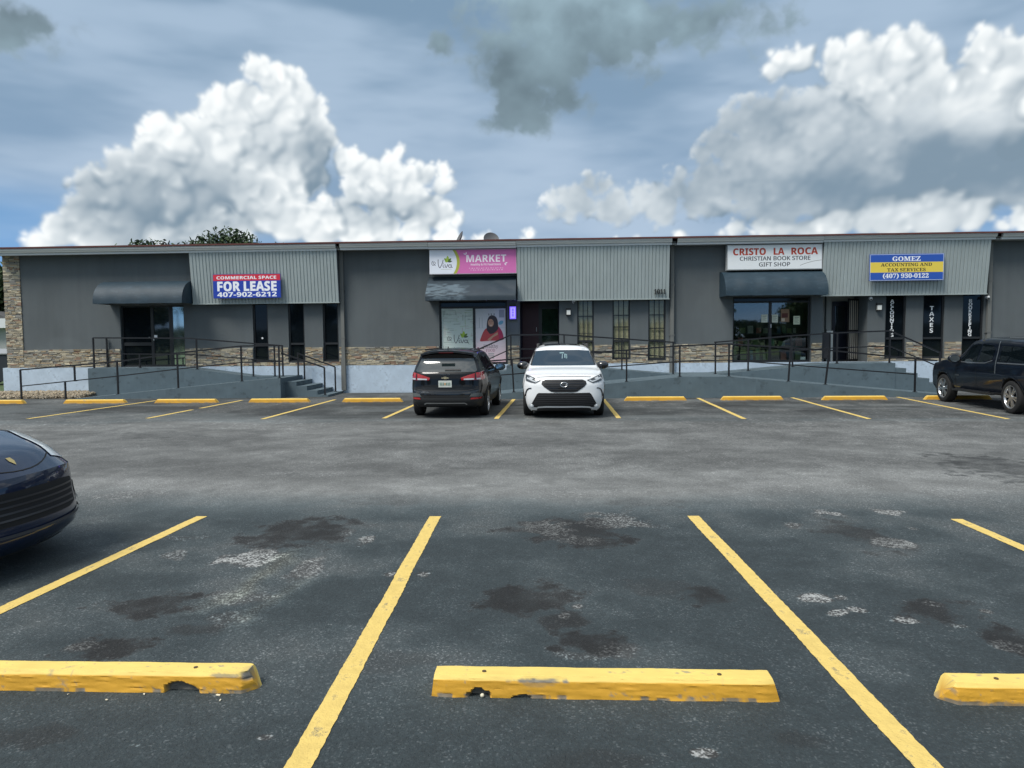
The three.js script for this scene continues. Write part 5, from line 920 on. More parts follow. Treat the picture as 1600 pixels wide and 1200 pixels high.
function makeWheel(r, w, rim, spokes, style) {
  const g = new THREE.Group(); g.name = 'wheel';
  const pr = [[r * 0.68, -w / 2 + 0.01], [r * 0.76, -w / 2], [r * 0.93, -w / 2 + 0.006], [r * 0.985, -w / 2 + 0.03], [r, -w / 2 + 0.06], [r, w / 2 - 0.06], [r * 0.985, w / 2 - 0.03], [r * 0.93, w / 2 - 0.006], [r * 0.76, w / 2], [r * 0.68, w / 2 - 0.01]].map(([a, b]) => new THREE.Vector2(a, b));
  mesh('tyre', new THREE.LatheGeometry(pr, 44).rotateZ(-Math.PI / 2), rubber, g);
  const parts = [new THREE.LatheGeometry([[r * 0.62, w / 2 - 0.05], [r * 0.655, w / 2 - 0.015], [r * 0.7, w / 2 - 0.004], [r * 0.705, w / 2 - 0.02]].map(([a, b]) => new THREE.Vector2(a, b)), 44).rotateZ(-Math.PI / 2)];
  for (let i = 0; i < spokes; i++) for (const d of style === 'double' ? [-0.16, 0.16] : [0]) {
    const a = (i / spokes) * 6.283 + d, s = new THREE.BoxGeometry(0.03, r * 0.55, style === 'double' ? 0.032 : 0.06); const p = s.attributes.position;
    for (let k = 0; k < p.count; k++) if (p.getY(k) > 0) p.setZ(k, p.getZ(k) * 1.35);
    s.translate(0, r * 0.38, 0).rotateX(a).translate(w / 2 - 0.035, 0, 0); parts.push(s);
  }
  parts.push(new THREE.CylinderGeometry(r * 0.16, r * 0.2, 0.04, 20).rotateZ(-Math.PI / 2).translate(w / 2 - 0.035, 0, 0));
  mesh('rim', merge(parts), rim, g);
  mesh('backing_disc', new THREE.CylinderGeometry(r * 0.62, r * 0.62, 0.05, 28).rotateZ(Math.PI / 2), M([0.03, 0.03, 0.032], 0.6, { metalness: 0.4 }), g);  // plain dark disc added as backing behind the spokes
  return g;
}
function addArches(t, sh, S, m, wd) { for (const z of S.axles) for (const v of ['l', 'R']) { const l = []; for (let k = 0; k <= 22; k++) { const a = lerp(-0.12, Math.PI + 0.12, k / 22); l.push([z + Math.cos(a) * (S.arch + wd / 2 + 0.012), S.wy + Math.sin(a) * (S.arch + wd / 2 + 0.012)]); } mesh('wheel_arch', sh.drape(sh.strip(l, wd), v, 0.01, 0.04), m, t); } }
function addWheels(t, S, w) { let first = true; for (const z of S.axles) for (const s of [1, -1]) { const k = first ? w : w.clone(); first = false; k.position.set(s * (S.track - 0.11), S.wr, z); k.rotation.y = s > 0 ? 0 : Math.PI; k.rotation.x = z * 1.7; t.add(k); } }
function mirror(t, side, x, y, z, s, m, glassSide) {
  const g = new THREE.SphereGeometry(1, 18, 12); const p = g.attributes.position; for (let i = 0; i < p.count; i++) if (p.getZ(i) < -0.35) p.setZ(i, -0.35);
  g.scale(0.125 * s, 0.085 * s, 0.11 * s).translate(side * x, y, z); g.computeVertexNormals();
  const o = mesh('wing_mirror', g, m, t); mesh('stalk', bar([side * (x - 0.2), y - 0.07, z], [side * (x - 0.06), y - 0.05, z], 0.05, 0.06), trimBlack, o);
  mesh('mirror_glass', new THREE.CircleGeometry(1, 18).scale(0.1 * s, 0.066 * s, 1).rotateY(Math.PI).translate(side * x, y, z - 0.041 * s), M([0.6, 0.66, 0.66], 0.05, { metalness: 1 }), o);
}
const sheet = (t, sh, name, poly, view, m, off = 0.006, cell = 0.05) => mesh(name, sh.drape(poly, view, off, cell), m, t);
const pair = (t, sh, name, poly, view, m, off, cell) => { if (view === 'l') { sheet(t, sh, name, poly, 'l', m, off, cell); sheet(t, sh, name, poly, 'R', m, off, cell); } else { sheet(t, sh, name, poly, view, m, off, cell); sheet(t, sh, name, sh.mir(poly), view, m, off, cell); } };
const text3 = (txt, size, x, y, f = font, depth = 0.012) => { const g = new TextGeometry(txt, { font: f, size, depth, curveSegments: 3 }); g.computeBoundingBox(); const b = g.boundingBox; return g.translate(x - (b.min.x + b.max.x) / 2, y, 0); };

// ---- white SUV, nose towards the viewer
{
  const t = thing('parked_car', 'white SUV with black grille and roof rails, parked nose out in the middle', 'car', [0.34, 0, -19.2], 0.0);
  const S = { keys: [
    [-2.55, 0.3, 0.8, 0.9, 0.75, 1.06, 0.86, 1.5, 0.66, 1.56], [-2.2, 0.24, 0.86, 0.95, 0.72, 1.1, 0.9, 1.56, 0.67, 1.63], [-1.4, 0.22, 0.88, 0.965, 0.7, 1.1, 0.915, 1.6, 0.67, 1.69], [-0.4, 0.22, 0.88, 0.96, 0.68, 1.09, 0.915, 1.615, 0.665, 1.71], [0.35, 0.22, 0.88, 0.96, 0.68, 1.085, 0.91, 1.58, 0.66, 1.665],
    [0.8, 0.22, 0.88, 0.965, 0.68, 1.085, 0.905, 1.37, 0.73, 1.45], [1.2, 0.22, 0.88, 0.97, 0.7, 1.09, 0.9, 1.16, 0.79, 1.2], [1.35, 0.22, 0.88, 0.97, 0.71, 1.085, 0.895, 1.125, 0.77, 1.155], [1.9, 0.2, 0.86, 0.965, 0.72, 1.045, 0.885, 1.085, 0.7, 1.105], [2.4, 0.18, 0.82, 0.93, 0.66, 0.98, 0.84, 1.0, 0.66, 1.01]],
    axles: [-1.425, 1.425], wy: 0.37, wr: 0.37, arch: 0.405, track: 0.955, lowerRow: 9,
    nose: (x, y) => 0.2 * Math.pow(x / 0.95, 2.2) + 0.16 * Math.pow(x / 0.95, 9) + curve([[0.18, 0.16], [0.3, 0.04], [0.5, 0.0], [0.75, 0.01], [0.9, 0.06], [1.0, 0.16], [1.1, 0.22]], y),
    tail: (x, y) => 0.14 * Math.pow(x / 0.95, 2.4) + curve([[0.3, 0.06], [0.7, 0], [1.05, 0.08], [1.55, 0.36]], y) };
  const sh = carShell(S), white = paint([0.80, 0.815, 0.82], { metalness: 0 });
  mesh('body', sh.parts.body, white, t); mesh('lower_cladding', sh.parts.lower, trimBlack, t); mesh('wheel_well', sh.parts.well, wellBlack, t);
  addWheels(t, S, makeWheel(0.37, 0.23, alloy, 5, 'double')); addArches(t, sh, S, trimBlack, 0.05);
  sheet(t, sh, 'windscreen', [[-0.775, 1.185], [0.775, 1.185], [0.665, 1.53], [0.4, 1.55], [-0.4, 1.55], [-0.665, 1.53]], 'f', MP([0.004, 0.022, 0.042], 0.02, { ior: 1.6 }), 0.005, 0.06);  // blue of the reflected sky is put into the glass colour
  pair(t, sh, 'side_window', [[0.75, 1.14], [-0.15, 1.14], [-0.15, 1.52], [0.3, 1.5], [0.52, 1.4]], 'l', carGlass); pair(t, sh, 'side_window', [[-0.2, 1.14], [-1.1, 1.15], [-1.1, 1.53], [-0.2, 1.535]], 'l', carGlass); pair(t, sh, 'side_window', [[-1.15, 1.16], [-1.9, 1.22], [-1.75, 1.48], [-1.15, 1.53]], 'l', carGlass);
  const grille = sheet(t, sh, 'grille', [[-0.42, 0.9], [0.42, 0.9], [0.5, 0.865], [0.515, 0.8], [0.46, 0.74], [0.3, 0.63], [0.2, 0.615], [-0.2, 0.615], [-0.3, 0.63], [-0.46, 0.74], [-0.515, 0.8], [-0.5, 0.865]], 'f', trimBlack, 0.008, 0.06);
  for (let i = 0; i < 5; i++) { const y = 0.66 + i * 0.05, w = [0.32, 0.38, 0.44, 0.46, 0.42][i]; mesh('grille_slat', sh.drape([[-w, y - 0.006], [w, y - 0.006], [w, y + 0.006], [-w, y + 0.006]], 'f', 0.016, 0.07), gloss, grille); }
  const lowG = sheet(t, sh, 'lower_grille', [[-0.58, 0.6], [0.58, 0.6], [0.62, 0.57], [0.76, 0.32], [0.74, 0.275], [0.62, 0.265], [0.5, 0.29], [-0.5, 0.29], [-0.62, 0.265], [-0.74, 0.275], [-0.76, 0.32], [-0.62, 0.57]], 'f', M([0.008, 0.008, 0.009], 0.7), 0.008, 0.06);
  for (let i = 0; i < 6; i++) { const y = 0.33 + i * 0.042, w = 0.715 - i * 0.024; mesh('grille_slat', sh.drape([[-w, y - 0.007], [w, y - 0.007], [w, y + 0.009], [-w, y + 0.009]], 'f', 0.028, 0.08), MP([0.03, 0.032, 0.036], 0.3), lowG); }
  sheet(t, sh, 'bumper_lip', sh.strip([[-0.93, 0.225], [-0.76, 0.2], [-0.58, 0.275], [-0.4, 0.288], [0.4, 0.288], [0.58, 0.275], [0.76, 0.2], [0.93, 0.225]], 0.028), 'f', white, 0.02, 0.06);
  sheet(t, sh, 'under_bumper', [[-0.74, 0.18], [-0.57, 0.255], [-0.4, 0.27], [0.4, 0.27], [0.57, 0.255], [0.74, 0.18]], 'f', trimBlack, 0.012, 0.06);
  pair(t, sh, 'headlight', [[0.885, 1.0], [0.87, 0.87], [0.8, 0.845], [0.66, 0.815], [0.52, 0.885], [0.64, 0.925], [0.8, 0.99]], 'f', smokeLens, 0.01, 0.04);
  pair(t, sh, 'daytime_lamp', sh.strip([[0.84, 0.93], [0.72, 0.875], [0.645, 0.85], [0.58, 0.885]], 0.03), 'f', clearLens, 0.016, 0.04);
  pair(t, sh, 'projector_lamp', [[0.78, 0.955], [0.8, 0.9], [0.74, 0.89], [0.69, 0.92]], 'f', clearLens, 0.016, 0.04);
  pair(t, sh, 'bumper_vent', sh.strip([[0.745, 0.705], [0.8, 0.7], [0.845, 0.67], [0.875, 0.6], [0.89, 0.5], [0.895, 0.38]], 0.026), 'f', gloss, 0.01, 0.04);
  for (const s of [1, -1]) { const h = sh.hit('f', s * 0.735, 0.295); mesh('fog_lamp', new THREE.SphereGeometry(0.042, 16, 10).scale(1, 1, 0.5).translate(s * 0.735, 0.295, h.point.z + 0.02), clearLens, t); }
  // hood shut line, hood bulge, sunroof, rails, mirrors
  sheet(t, sh, 'hood_seam', sh.strip([[-0.62, 0.955], [-0.3, 0.97], [0.3, 0.97], [0.62, 0.955]], 0.012), 'f', M([0.08, 0.08, 0.08], 0.6), 0.003, 0.05);
  sheet(t, sh, 'sunroof', [[-0.45, 0.24], [0.45, 0.24], [0.46, -0.6], [-0.46, -0.6]], 't', carGlass, 0.006, 0.1);
  for (const s of [1, -1]) { const r = mesh('roof_rail', bar([s * 0.63, 1.69, 0.1], [s * 0.63, 1.7, -1.75], 0.035, 0.03), trimBlack, t); for (const z of [0.12, -1.76]) mesh('rail_foot', bar([s * 0.63, 1.6, z + Math.sign(z) * 0.08], [s * 0.63, 1.7, z], 0.045, 0.06), trimBlack, r); }
  mirror(t, 1, 0.99, 1.18, 0.78, 1.2, gloss); mirror(t, -1, 0.99, 1.18, 0.78, 1.2, gloss);
  pair(t, sh, 'pillar_trim', sh.strip([[0.785, 1.19], [0.685, 1.53]], 0.03), 'f', trimBlack, 0.008, 0.05);
  mesh('antenna', new THREE.ConeGeometry(0.04, 0.07, 12).scale(0.6, 1, 1.6).translate(0, 1.73, -1.5), trimBlack, t);
  // three ovals of the maker's emblem
  const ez = sh.hit('f', 0, 0.79).point.z + 0.02, tor = (rx, ry, y) => new THREE.TorusGeometry(1, 0.13, 8, 28).scale(rx, ry, 0.06).translate(0, y, ez);
  mesh('emblem', merge([tor(0.082, 0.054, 0.79), tor(0.03, 0.05, 0.79), tor(0.06, 0.02, 0.815)]), chrome, t);
  const st = mesh('windscreen_sticker', sh.drape([[0.035, 1.49], [-0.075, 1.49], [-0.075, 1.465], [0.035, 1.465]], 'f', 0.01, 0.05), M([0.22, 0.34, 0.36], 0.6), t);
  mesh('windscreen_sticker', sh.drape(sh.strip([[0.05, 1.455], [0.05, 1.36], [0.1, 1.345], [0.1, 1.435], [0.055, 1.45]], 0.016), 'f', 0.01, 0.05), M([0.22, 0.34, 0.36], 0.6), t); mesh('windscreen_sticker', sh.drape(sh.strip([[-0.005, 1.45], [-0.015, 1.34]], 0.018), 'f', 0.01, 0.05), M([0.2, 0.3, 0.33], 0.6), t);
  mesh('toll_tag', sh.drape([[0.48, 1.585], [0.56, 1.58], [0.56, 1.565], [0.48, 1.57]], 'f', 0.01, 0.05), M([0.6, 0.62, 0.62], 0.6), t);
  for (const s of ['l', 'R']) { sheet(t, sh, 'door_seam', sh.strip([[0.72, 1.1], [0.75, 0.5]], 0.012), s, M([0.15, 0.15, 0.15], 0.6), 0.003); sheet(t, sh, 'door_handle', [[-0.05, 0.98], [-0.2, 0.98], [-0.2, 0.955], [-0.05, 0.955]], s, white, 0.03); }
  pair(t, sh, 'tail_light', [[0.5, 1.05], [0.88, 1.06], [0.9, 0.9], [0.55, 0.92]], 'r', redLens, 0.008); sheet(t, sh, 'rear_window', [[-0.6, 1.14], [0.6, 1.14], [0.52, 1.46], [-0.52, 1.46]], 'r', carGlass);
}
// ---- black SUV, tail towards the viewer
{
  const t = thing('parked_car', 'black SUV with red tail lights seen from behind, parked facing the building', 'car', [-2.33, 0, -19.27], Math.PI - 0.035);
  const S = { keys: [
    [-2.35, 0.3, 0.74, 0.83, 0.72, 1.05, 0.8, 1.42, 0.66, 1.5], [-2.0, 0.24, 0.8, 0.9, 0.7, 1.06, 0.87, 1.5, 0.665, 1.58], [-1.36, 0.22, 0.84, 0.925, 0.68, 1.05, 0.875, 1.53, 0.65, 1.62], [-0.4, 0.22, 0.84, 0.915, 0.66, 1.03, 0.87, 1.54, 0.62, 1.635], [0.4, 0.22, 0.84, 0.915, 0.66, 1.02, 0.865, 1.5, 0.61, 1.58],
    [0.85, 0.22, 0.84, 0.92, 0.66, 1.01, 0.86, 1.27, 0.68, 1.34], [1.2, 0.22, 0.84, 0.925, 0.67, 1.0, 0.855, 1.08, 0.75, 1.11], [1.8, 0.2, 0.83, 0.92, 0.68, 0.96, 0.84, 1.0, 0.66, 1.02], [2.3, 0.18, 0.8, 0.88, 0.62, 0.86, 0.8, 0.89, 0.6, 0.9]],
    axles: [-1.36, 1.36], wy: 0.355, wr: 0.355, arch: 0.395, track: 0.905, lowerRow: 15,
    nose: (x, y) => 0.22 * Math.pow(x / 0.9, 2.2) + 0.14 * Math.pow(x / 0.9, 9) + curve([[0.18, 0.1], [0.5, 0], [0.8, 0.04], [0.95, 0.2]], y),
    tail: (x, y) => 0.1 * Math.pow(x / 0.86, 2.4) + 0.2 * Math.pow(x / 0.86, 8) + curve([[0.3, 0.1], [0.42, 0.0], [0.6, 0.0], [0.72, 0.04], [1.02, 0.07], [1.38, 0.34], [1.5, 0.3]], y) };
  const sh = carShell(S), blk = paint([0.0025, 0.003, 0.004], { clearcoat: 0.6, specularIntensity: 0.3 });
  mesh('body', sh.parts.body, blk, t); mesh('lower_cladding', sh.parts.lower, M([0.018, 0.019, 0.02], 0.55), t); mesh('wheel_well', sh.parts.well, wellBlack, t);
  addWheels(t, S, makeWheel(0.355, 0.22, alloy, 5, 'double')); addArches(t, sh, S, trimBlack, 0.05);
  sheet(t, sh, 'rear_window', [[-0.68, 1.085], [0.68, 1.085], [0.72, 1.12], [0.62, 1.4], [-0.62, 1.4], [-0.72, 1.12]], 'r', MP([0.012, 0.02, 0.022], 0.02, { ior: 2.0 }), 0.005, 0.05);
  const sp = mesh('spoiler', (() => { const g = new THREE.BoxGeometry(1.26, 0.045, 0.24, 16, 1, 4), p = g.attributes.position; for (let i = 0; i < p.count; i++) { const x = Math.abs(p.getX(i)) / 0.6; p.setY(i, p.getY(i) - 0.06 * x * x); p.setZ(i, p.getZ(i) + 0.1 * x * x); } g.computeVertexNormals(); return g.rotateX(0.1).translate(0, 1.55, -2.0); })(), blk, t);
  mesh('brake_lamp', box(0.34, 0.016, 0.012, 0, 1.535, -2.122), M([0.1, 0.01, 0.01], 0.3), sp);
  mesh('wiper', sh.drape(sh.strip([[0.02, 1.13], [-0.36, 1.125]], 0.022), 'r', 0.03, 0.06), trimBlack, t);
  const tl = [[0.36, 0.955], [0.52, 1.01], [0.72, 1.065], [0.83, 1.085], [0.87, 0.94], [0.85, 0.9], [0.38, 0.9]];
  pair(t, sh, 'tail_light', tl, 'r', redLens, 0.012, 0.03);
  pair(t, sh, 'reverse_lamp', [[0.43, 0.932], [0.66, 0.945], [0.66, 0.905], [0.43, 0.905]], 'r', clearLens, 0.018, 0.03); pair(t, sh, 'reverse_lamp', [[0.71, 0.945], [0.8, 0.945], [0.8, 0.91], [0.71, 0.91]], 'r', clearLens, 0.018, 0.03);
  pair(t, sh, 'tail_light_seam', sh.strip([[0.685, 1.05], [0.69, 0.915]], 0.022), 'r', trimBlack, 0.02, 0.03);
  const pl = sheet(t, sh, 'plate_recess', [[-0.3, 0.9], [0.3, 0.9], [0.24, 0.7], [-0.24, 0.7]], 'r', blk, 0.004, 0.05);
  const pz = sh.hit('r', 0, 0.8).point.z - 0.025;
  mesh('number_plate', new THREE.BoxGeometry(0.31, 0.155, 0.012).rotateX(-0.05).translate(0, 0.815, pz), plateWhite, t);
  { const r = rng(2), l = []; for (let i = 0; i < 7; i++) if (i !== 3) l.push(box(0.02, 0.06 + 0.01 * r(), 0.006, -0.11 + i * 0.037, 0.815, pz - 0.008)); mesh('plate_print', merge([...l, box(0.16, 0.012, 0.006, 0, 0.872, pz - 0.004)]), M([0.12, 0.22, 0.16], 0.6), t); mesh('plate_print', box(0.03, 0.05, 0.006, 0.0, 0.815, pz - 0.0085), M([0.5, 0.25, 0.08], 0.6), t); }
  // cross shaped maker's badge
  const bz = sh.hit('r', 0, 0.955).point.z - 0.022;
  mesh('badge', prismX([[-0.09, 0.94], [-0.035, 0.94], [-0.035, 0.925], [0.028, 0.925], [0.03, 0.94], [0.09, 0.94], [0.082, 0.968], [0.036, 0.968], [0.032, 0.983], [-0.028, 0.983], [-0.03, 0.968], [-0.074, 0.968]], bz, bz + 0.016), M([0.72, 0.62, 0.4], 0.25, { metalness: 0.8 }), t);
  { const l = [], r = rng(6); for (let i = 0; i < 9; i++) if (i !== 5) l.push(box(0.013, 0.028, 0.008, 0.105 - i * 0.026, 1.035, sh.hit('r', 0.105 - i * 0.026, 1.035).point.z - 0.008)); mesh('lettering', merge(l), chrome, t); }
  { const l = []; for (let i = 0; i < 7; i++) { const x = 0.56 - i * 0.026; l.push(box(0.014, 0.022, 0.006, x, 0.625, sh.hit('r', x, 0.625).point.z - 0.008)); } mesh('lettering', merge(l), alloy, t); }
  sheet(t, sh, 'tailgate_seam', sh.strip([[-0.8, 0.71], [-0.5, 0.66], [0, 0.65], [0.5, 0.66], [0.8, 0.71]], 0.014), 'r', trimBlack, 0.003, 0.05);
  sheet(t, sh, 'bumper_recess', [[-0.78, 0.67], [-0.5, 0.645], [0.5, 0.645], [0.78, 0.67], [0.6, 0.54], [0.5, 0.5], [-0.5, 0.5], [-0.6, 0.54]], 'r', gloss, 0.004, 0.05);
  pair(t, sh, 'bumper_reflection', [[0.56, 0.52], [0.6, 0.58], [0.68, 0.6], [0.82, 0.6], [0.83, 0.51]], 'r', M([0.1, 0.11, 0.11], 0.35), 0.01, 0.04);  // lighter grey patches paint the reflections on the bumper corners
  pair(t, sh, 'reflector', [[0.58, 0.455], [0.8, 0.46], [0.82, 0.5], [0.6, 0.495]], 'r', redLens, 0.014, 0.04);
  sheet(t, sh, 'skid_strip', sh.strip([[-0.5, 0.345], [-0.45, 0.375], [0.45, 0.375], [0.5, 0.345]], 0.026), 'r', alloy, 0.016, 0.05);
  const win = [[[0.62, 1.06], [-0.2, 1.06], [-0.2, 1.45], [0.25, 1.44], [0.45, 1.34]], [[-0.26, 1.06], [-1.1, 1.08], [-1.15, 1.44], [-0.26, 1.455]], [[-1.18, 1.1], [-1.78, 1.18], [-1.6, 1.38], [-1.2, 1.435]]];
  for (const w of win) pair(t, sh, 'side_window', w, 'l', carGlass, 0.005);
  for (const v of ['l', 'R']) { sheet(t, sh, 'window_trim', sh.strip([[0.66, 1.045], [-1.1, 1.06], [-1.8, 1.165]], 0.02), v, chrome, 0.008); for (const l of [[[0.66, 1.0], [0.68, 0.4]], [[-0.23, 1.03], [-0.23, 0.36]], [[-0.98, 0.95], [-0.9, 0.8]]]) sheet(t, sh, 'door_seam', sh.strip(l, 0.012), v, trimBlack, 0.003); for (const z of [-0.02, -0.95]) sheet(t, sh, 'door_handle', [[z, 0.95], [z - 0.18, 0.95], [z - 0.18, 0.925], [z, 0.925]], v, blk, 0.03); }
  mirror(t, 1, 0.99, 1.1, 0.62, 1.15, blk); mirror(t, -1, 0.99, 1.1, 0.62, 1.15, blk);
  for (const s of [1, -1]) mesh('roof_rail', bar([s * 0.6, 1.61, 0.2], [s * 0.6, 1.6, -1.6], 0.03), trimBlack, t);
  mesh('antenna', new THREE.ConeGeometry(0.035, 0.07, 12).scale(0.6, 1, 1.8).translate(0.05, 1.66, -1.55), trimBlack, t);
  sheet(t, sh, 'windscreen', [[-0.7, 1.12], [0.7, 1.12], [0.57, 1.5], [-0.57, 1.5]], 'f', carGlass); pair(t, sh, 'headlight', [[0.5, 0.82], [0.84, 0.84], [0.82, 0.74], [0.55, 0.74]], 'f', smokeLens); sheet(t, sh, 'grille', [[-0.48, 0.78], [0.48, 0.78], [0.6, 0.45], [-0.6, 0.45]], 'f', trimBlack);
}
// ---- dark pickup with a canopy over its bed, at the right edge
{
  const t = thing('parked_truck', 'dark navy crew cab pickup truck with bed canopy at the right edge', 'pickup truck', [11.74, 0, -19.22], Math.PI - 0.05);
  const S = { keys: [
    [-2.84, 0.42, 0.82, 0.9, 0.8, 1.13, 0.91, 1.64, 0.77, 1.7], [-2.4, 0.4, 0.85, 0.93, 0.8, 1.15, 0.92, 1.67, 0.78, 1.74], [-1.63, 0.38, 0.86, 0.945, 0.78, 1.15, 0.92, 1.69, 0.78, 1.76], [-0.78, 0.36, 0.86, 0.935, 0.76, 1.14, 0.915, 1.7, 0.75, 1.78], [-0.1, 0.34, 0.86, 0.93, 0.76, 1.13, 0.91, 1.71, 0.73, 1.79], [0.45, 0.34, 0.86, 0.93, 0.76, 1.13, 0.905, 1.66, 0.71, 1.74],
    [0.9, 0.34, 0.86, 0.935, 0.77, 1.125, 0.895, 1.4, 0.73, 1.48], [1.22, 0.34, 0.86, 0.945, 0.78, 1.13, 0.89, 1.19, 0.79, 1.23], [1.63, 0.33, 0.86, 0.95, 0.82, 1.14, 0.89, 1.18, 0.76, 1.2], [2.2, 0.3, 0.84, 0.94, 0.8, 1.09, 0.88, 1.13, 0.72, 1.15], [2.6, 0.3, 0.82, 0.92, 0.72, 1.05, 0.86, 1.08, 0.7, 1.09]],
    axles: [-1.63, 1.63], wy: 0.385, wr: 0.385, arch: 0.44, track: 0.94, lowerRow: 12,
    nose: (x, y) => 0.16 * Math.pow(x / 0.93, 2.2) + 0.16 * Math.pow(x / 0.93, 9) + curve([[0.3, 0.12], [0.5, 0], [0.85, 0.0], [1.0, 0.05], [1.1, 0.14]], y),
    tail: (x, y) => 0.04 * Math.pow(x / 0.93, 6) + curve([[0.4, 0.05], [0.7, 0], [1.1, 0], [1.6, 0.22]], y) };
  const sh = carShell(S), navy = paint([0.003, 0.006, 0.013], { clearcoat: 0.7, specularIntensity: 0.3 });
  mesh('body', sh.parts.body, navy, t); mesh('lower_cladding', sh.parts.lower, trimBlack, t); mesh('wheel_well', sh.parts.well, wellBlack, t);
  addWheels(t, S, makeWheel(0.385, 0.25, alloy, 6, 'double')); addArches(t, sh, S, navy, 0.04);
  const win = [[[0.86, 1.155], [0.0, 1.15], [0.0, 1.6], [0.35, 1.585], [0.62, 1.46]], [[-0.1, 1.15], [-0.72, 1.22], [-0.74, 1.45], [-0.62, 1.575], [-0.1, 1.61]], [[-1.02, 1.2], [-2.5, 1.2], [-2.42, 1.54], [-1.02, 1.57]]];
  for (const w of win) pair(t, sh, 'side_window', w, 'l', carGlass, 0.005);
  for (const v of ['l', 'R']) {
    sheet(t, sh, 'window_trim', sh.strip([[0.9, 1.135], [0.0, 1.13], [-0.45, 1.14], [-0.76, 1.215]], 0.022), v, M([0.2, 0.22, 0.24], 0.3, { metalness: 0.6 }), 0.008);
    sheet(t, sh, 'canopy_seam', sh.strip([[-0.85, 1.68], [-0.9, 1.4], [-0.93, 1.15], [-0.95, 0.9]], 0.03), v, M([0.22, 0.25, 0.27], 0.3, { metalness: 0.5 }), 0.008);
    sheet(t, sh, 'canopy_base', sh.strip([[-0.98, 1.16], [-2.6, 1.16]], 0.022), v, M([0.2, 0.22, 0.24], 0.3, { metalness: 0.5 }), 0.008);
    for (const l of [[[0.95, 1.1], [1.0, 0.5]], [[-0.05, 1.12], [-0.05, 0.48]], [[-0.88, 1.1], [-0.88, 0.9]]]) sheet(t, sh, 'door_seam', sh.strip(l, 0.014), v, trimBlack, 0.003);
    for (const z of [0.16, -0.66]) sheet(t, sh, 'door_handle', [[z, 1.03], [z - 0.2, 1.03], [z - 0.2, 0.995], [z, 0.995]], v, navy, 0.035);
    sheet(t, sh, 'fender_badge', [[0.96, 0.8], [0.74, 0.8], [0.74, 0.765], [0.96, 0.765]].map(([a, b]) => [a + 0.03, b]), v, M([0.16, 0.17, 0.18], 0.3, { metalness: 0.8 }), 0.008);
    sheet(t, sh, 'body_crease', sh.strip([[0.9, 0.97], [-0.9, 0.975]], 0.012), v, navy, 0.012);
  }
  for (const s of [1, -1]) { const b = mesh('side_step', bar([s * 0.98, 0.4, 0.95], [s * 0.98, 0.4, -0.95], 0.1, 0.05), M([0.03, 0.032, 0.035], 0.4, { metalness: 0.4 }), t); for (const z of [0.6, -0.6]) mesh('step_bracket', bar([s * 0.75, 0.46, z], [s * 0.96, 0.4, z], 0.04), trimBlack, b); }
  mirror(t, 1, 1.07, 1.22, 0.78, 1.25, navy); mirror(t, -1, 1.07, 1.22, 0.78, 1.25, navy);
  sheet(t, sh, 'windscreen', [[-0.75, 1.24], [0.75, 1.24], [0.62, 1.65], [-0.62, 1.65]], 'f', carGlass); pair(t, sh, 'headlight', [[0.6, 0.97], [0.87, 0.99], [0.86, 0.82], [0.62, 0.82]], 'f', smokeLens); sheet(t, sh, 'grille', [[-0.58, 0.98], [0.58, 0.98], [0.58, 0.6], [-0.58, 0.6]], 'f', trimBlack); sheet(t, sh, 'front_bumper', [[-0.85, 0.56], [0.85, 0.56], [0.85, 0.42], [-0.85, 0.42]], 'f', chrome, 0.02);
  pair(t, sh, 'tail_light', [[0.74, 1.1], [0.89, 1.1], [0.89, 0.8], [0.76, 0.8]], 'r', redLens); sheet(t, sh, 'rear_window', [[-0.6, 1.2], [0.6, 1.2], [0.55, 1.56], [-0.55, 1.56]], 'r', carGlass);
  for (const s of [1, -1]) mesh('roof_rail', bar([s * 0.6, 1.77, -0.95], [s * 0.6, 1.75, -2.5], 0.03), M([0.3, 0.33, 0.34], 0.3, { metalness: 0.6 }), t);
}
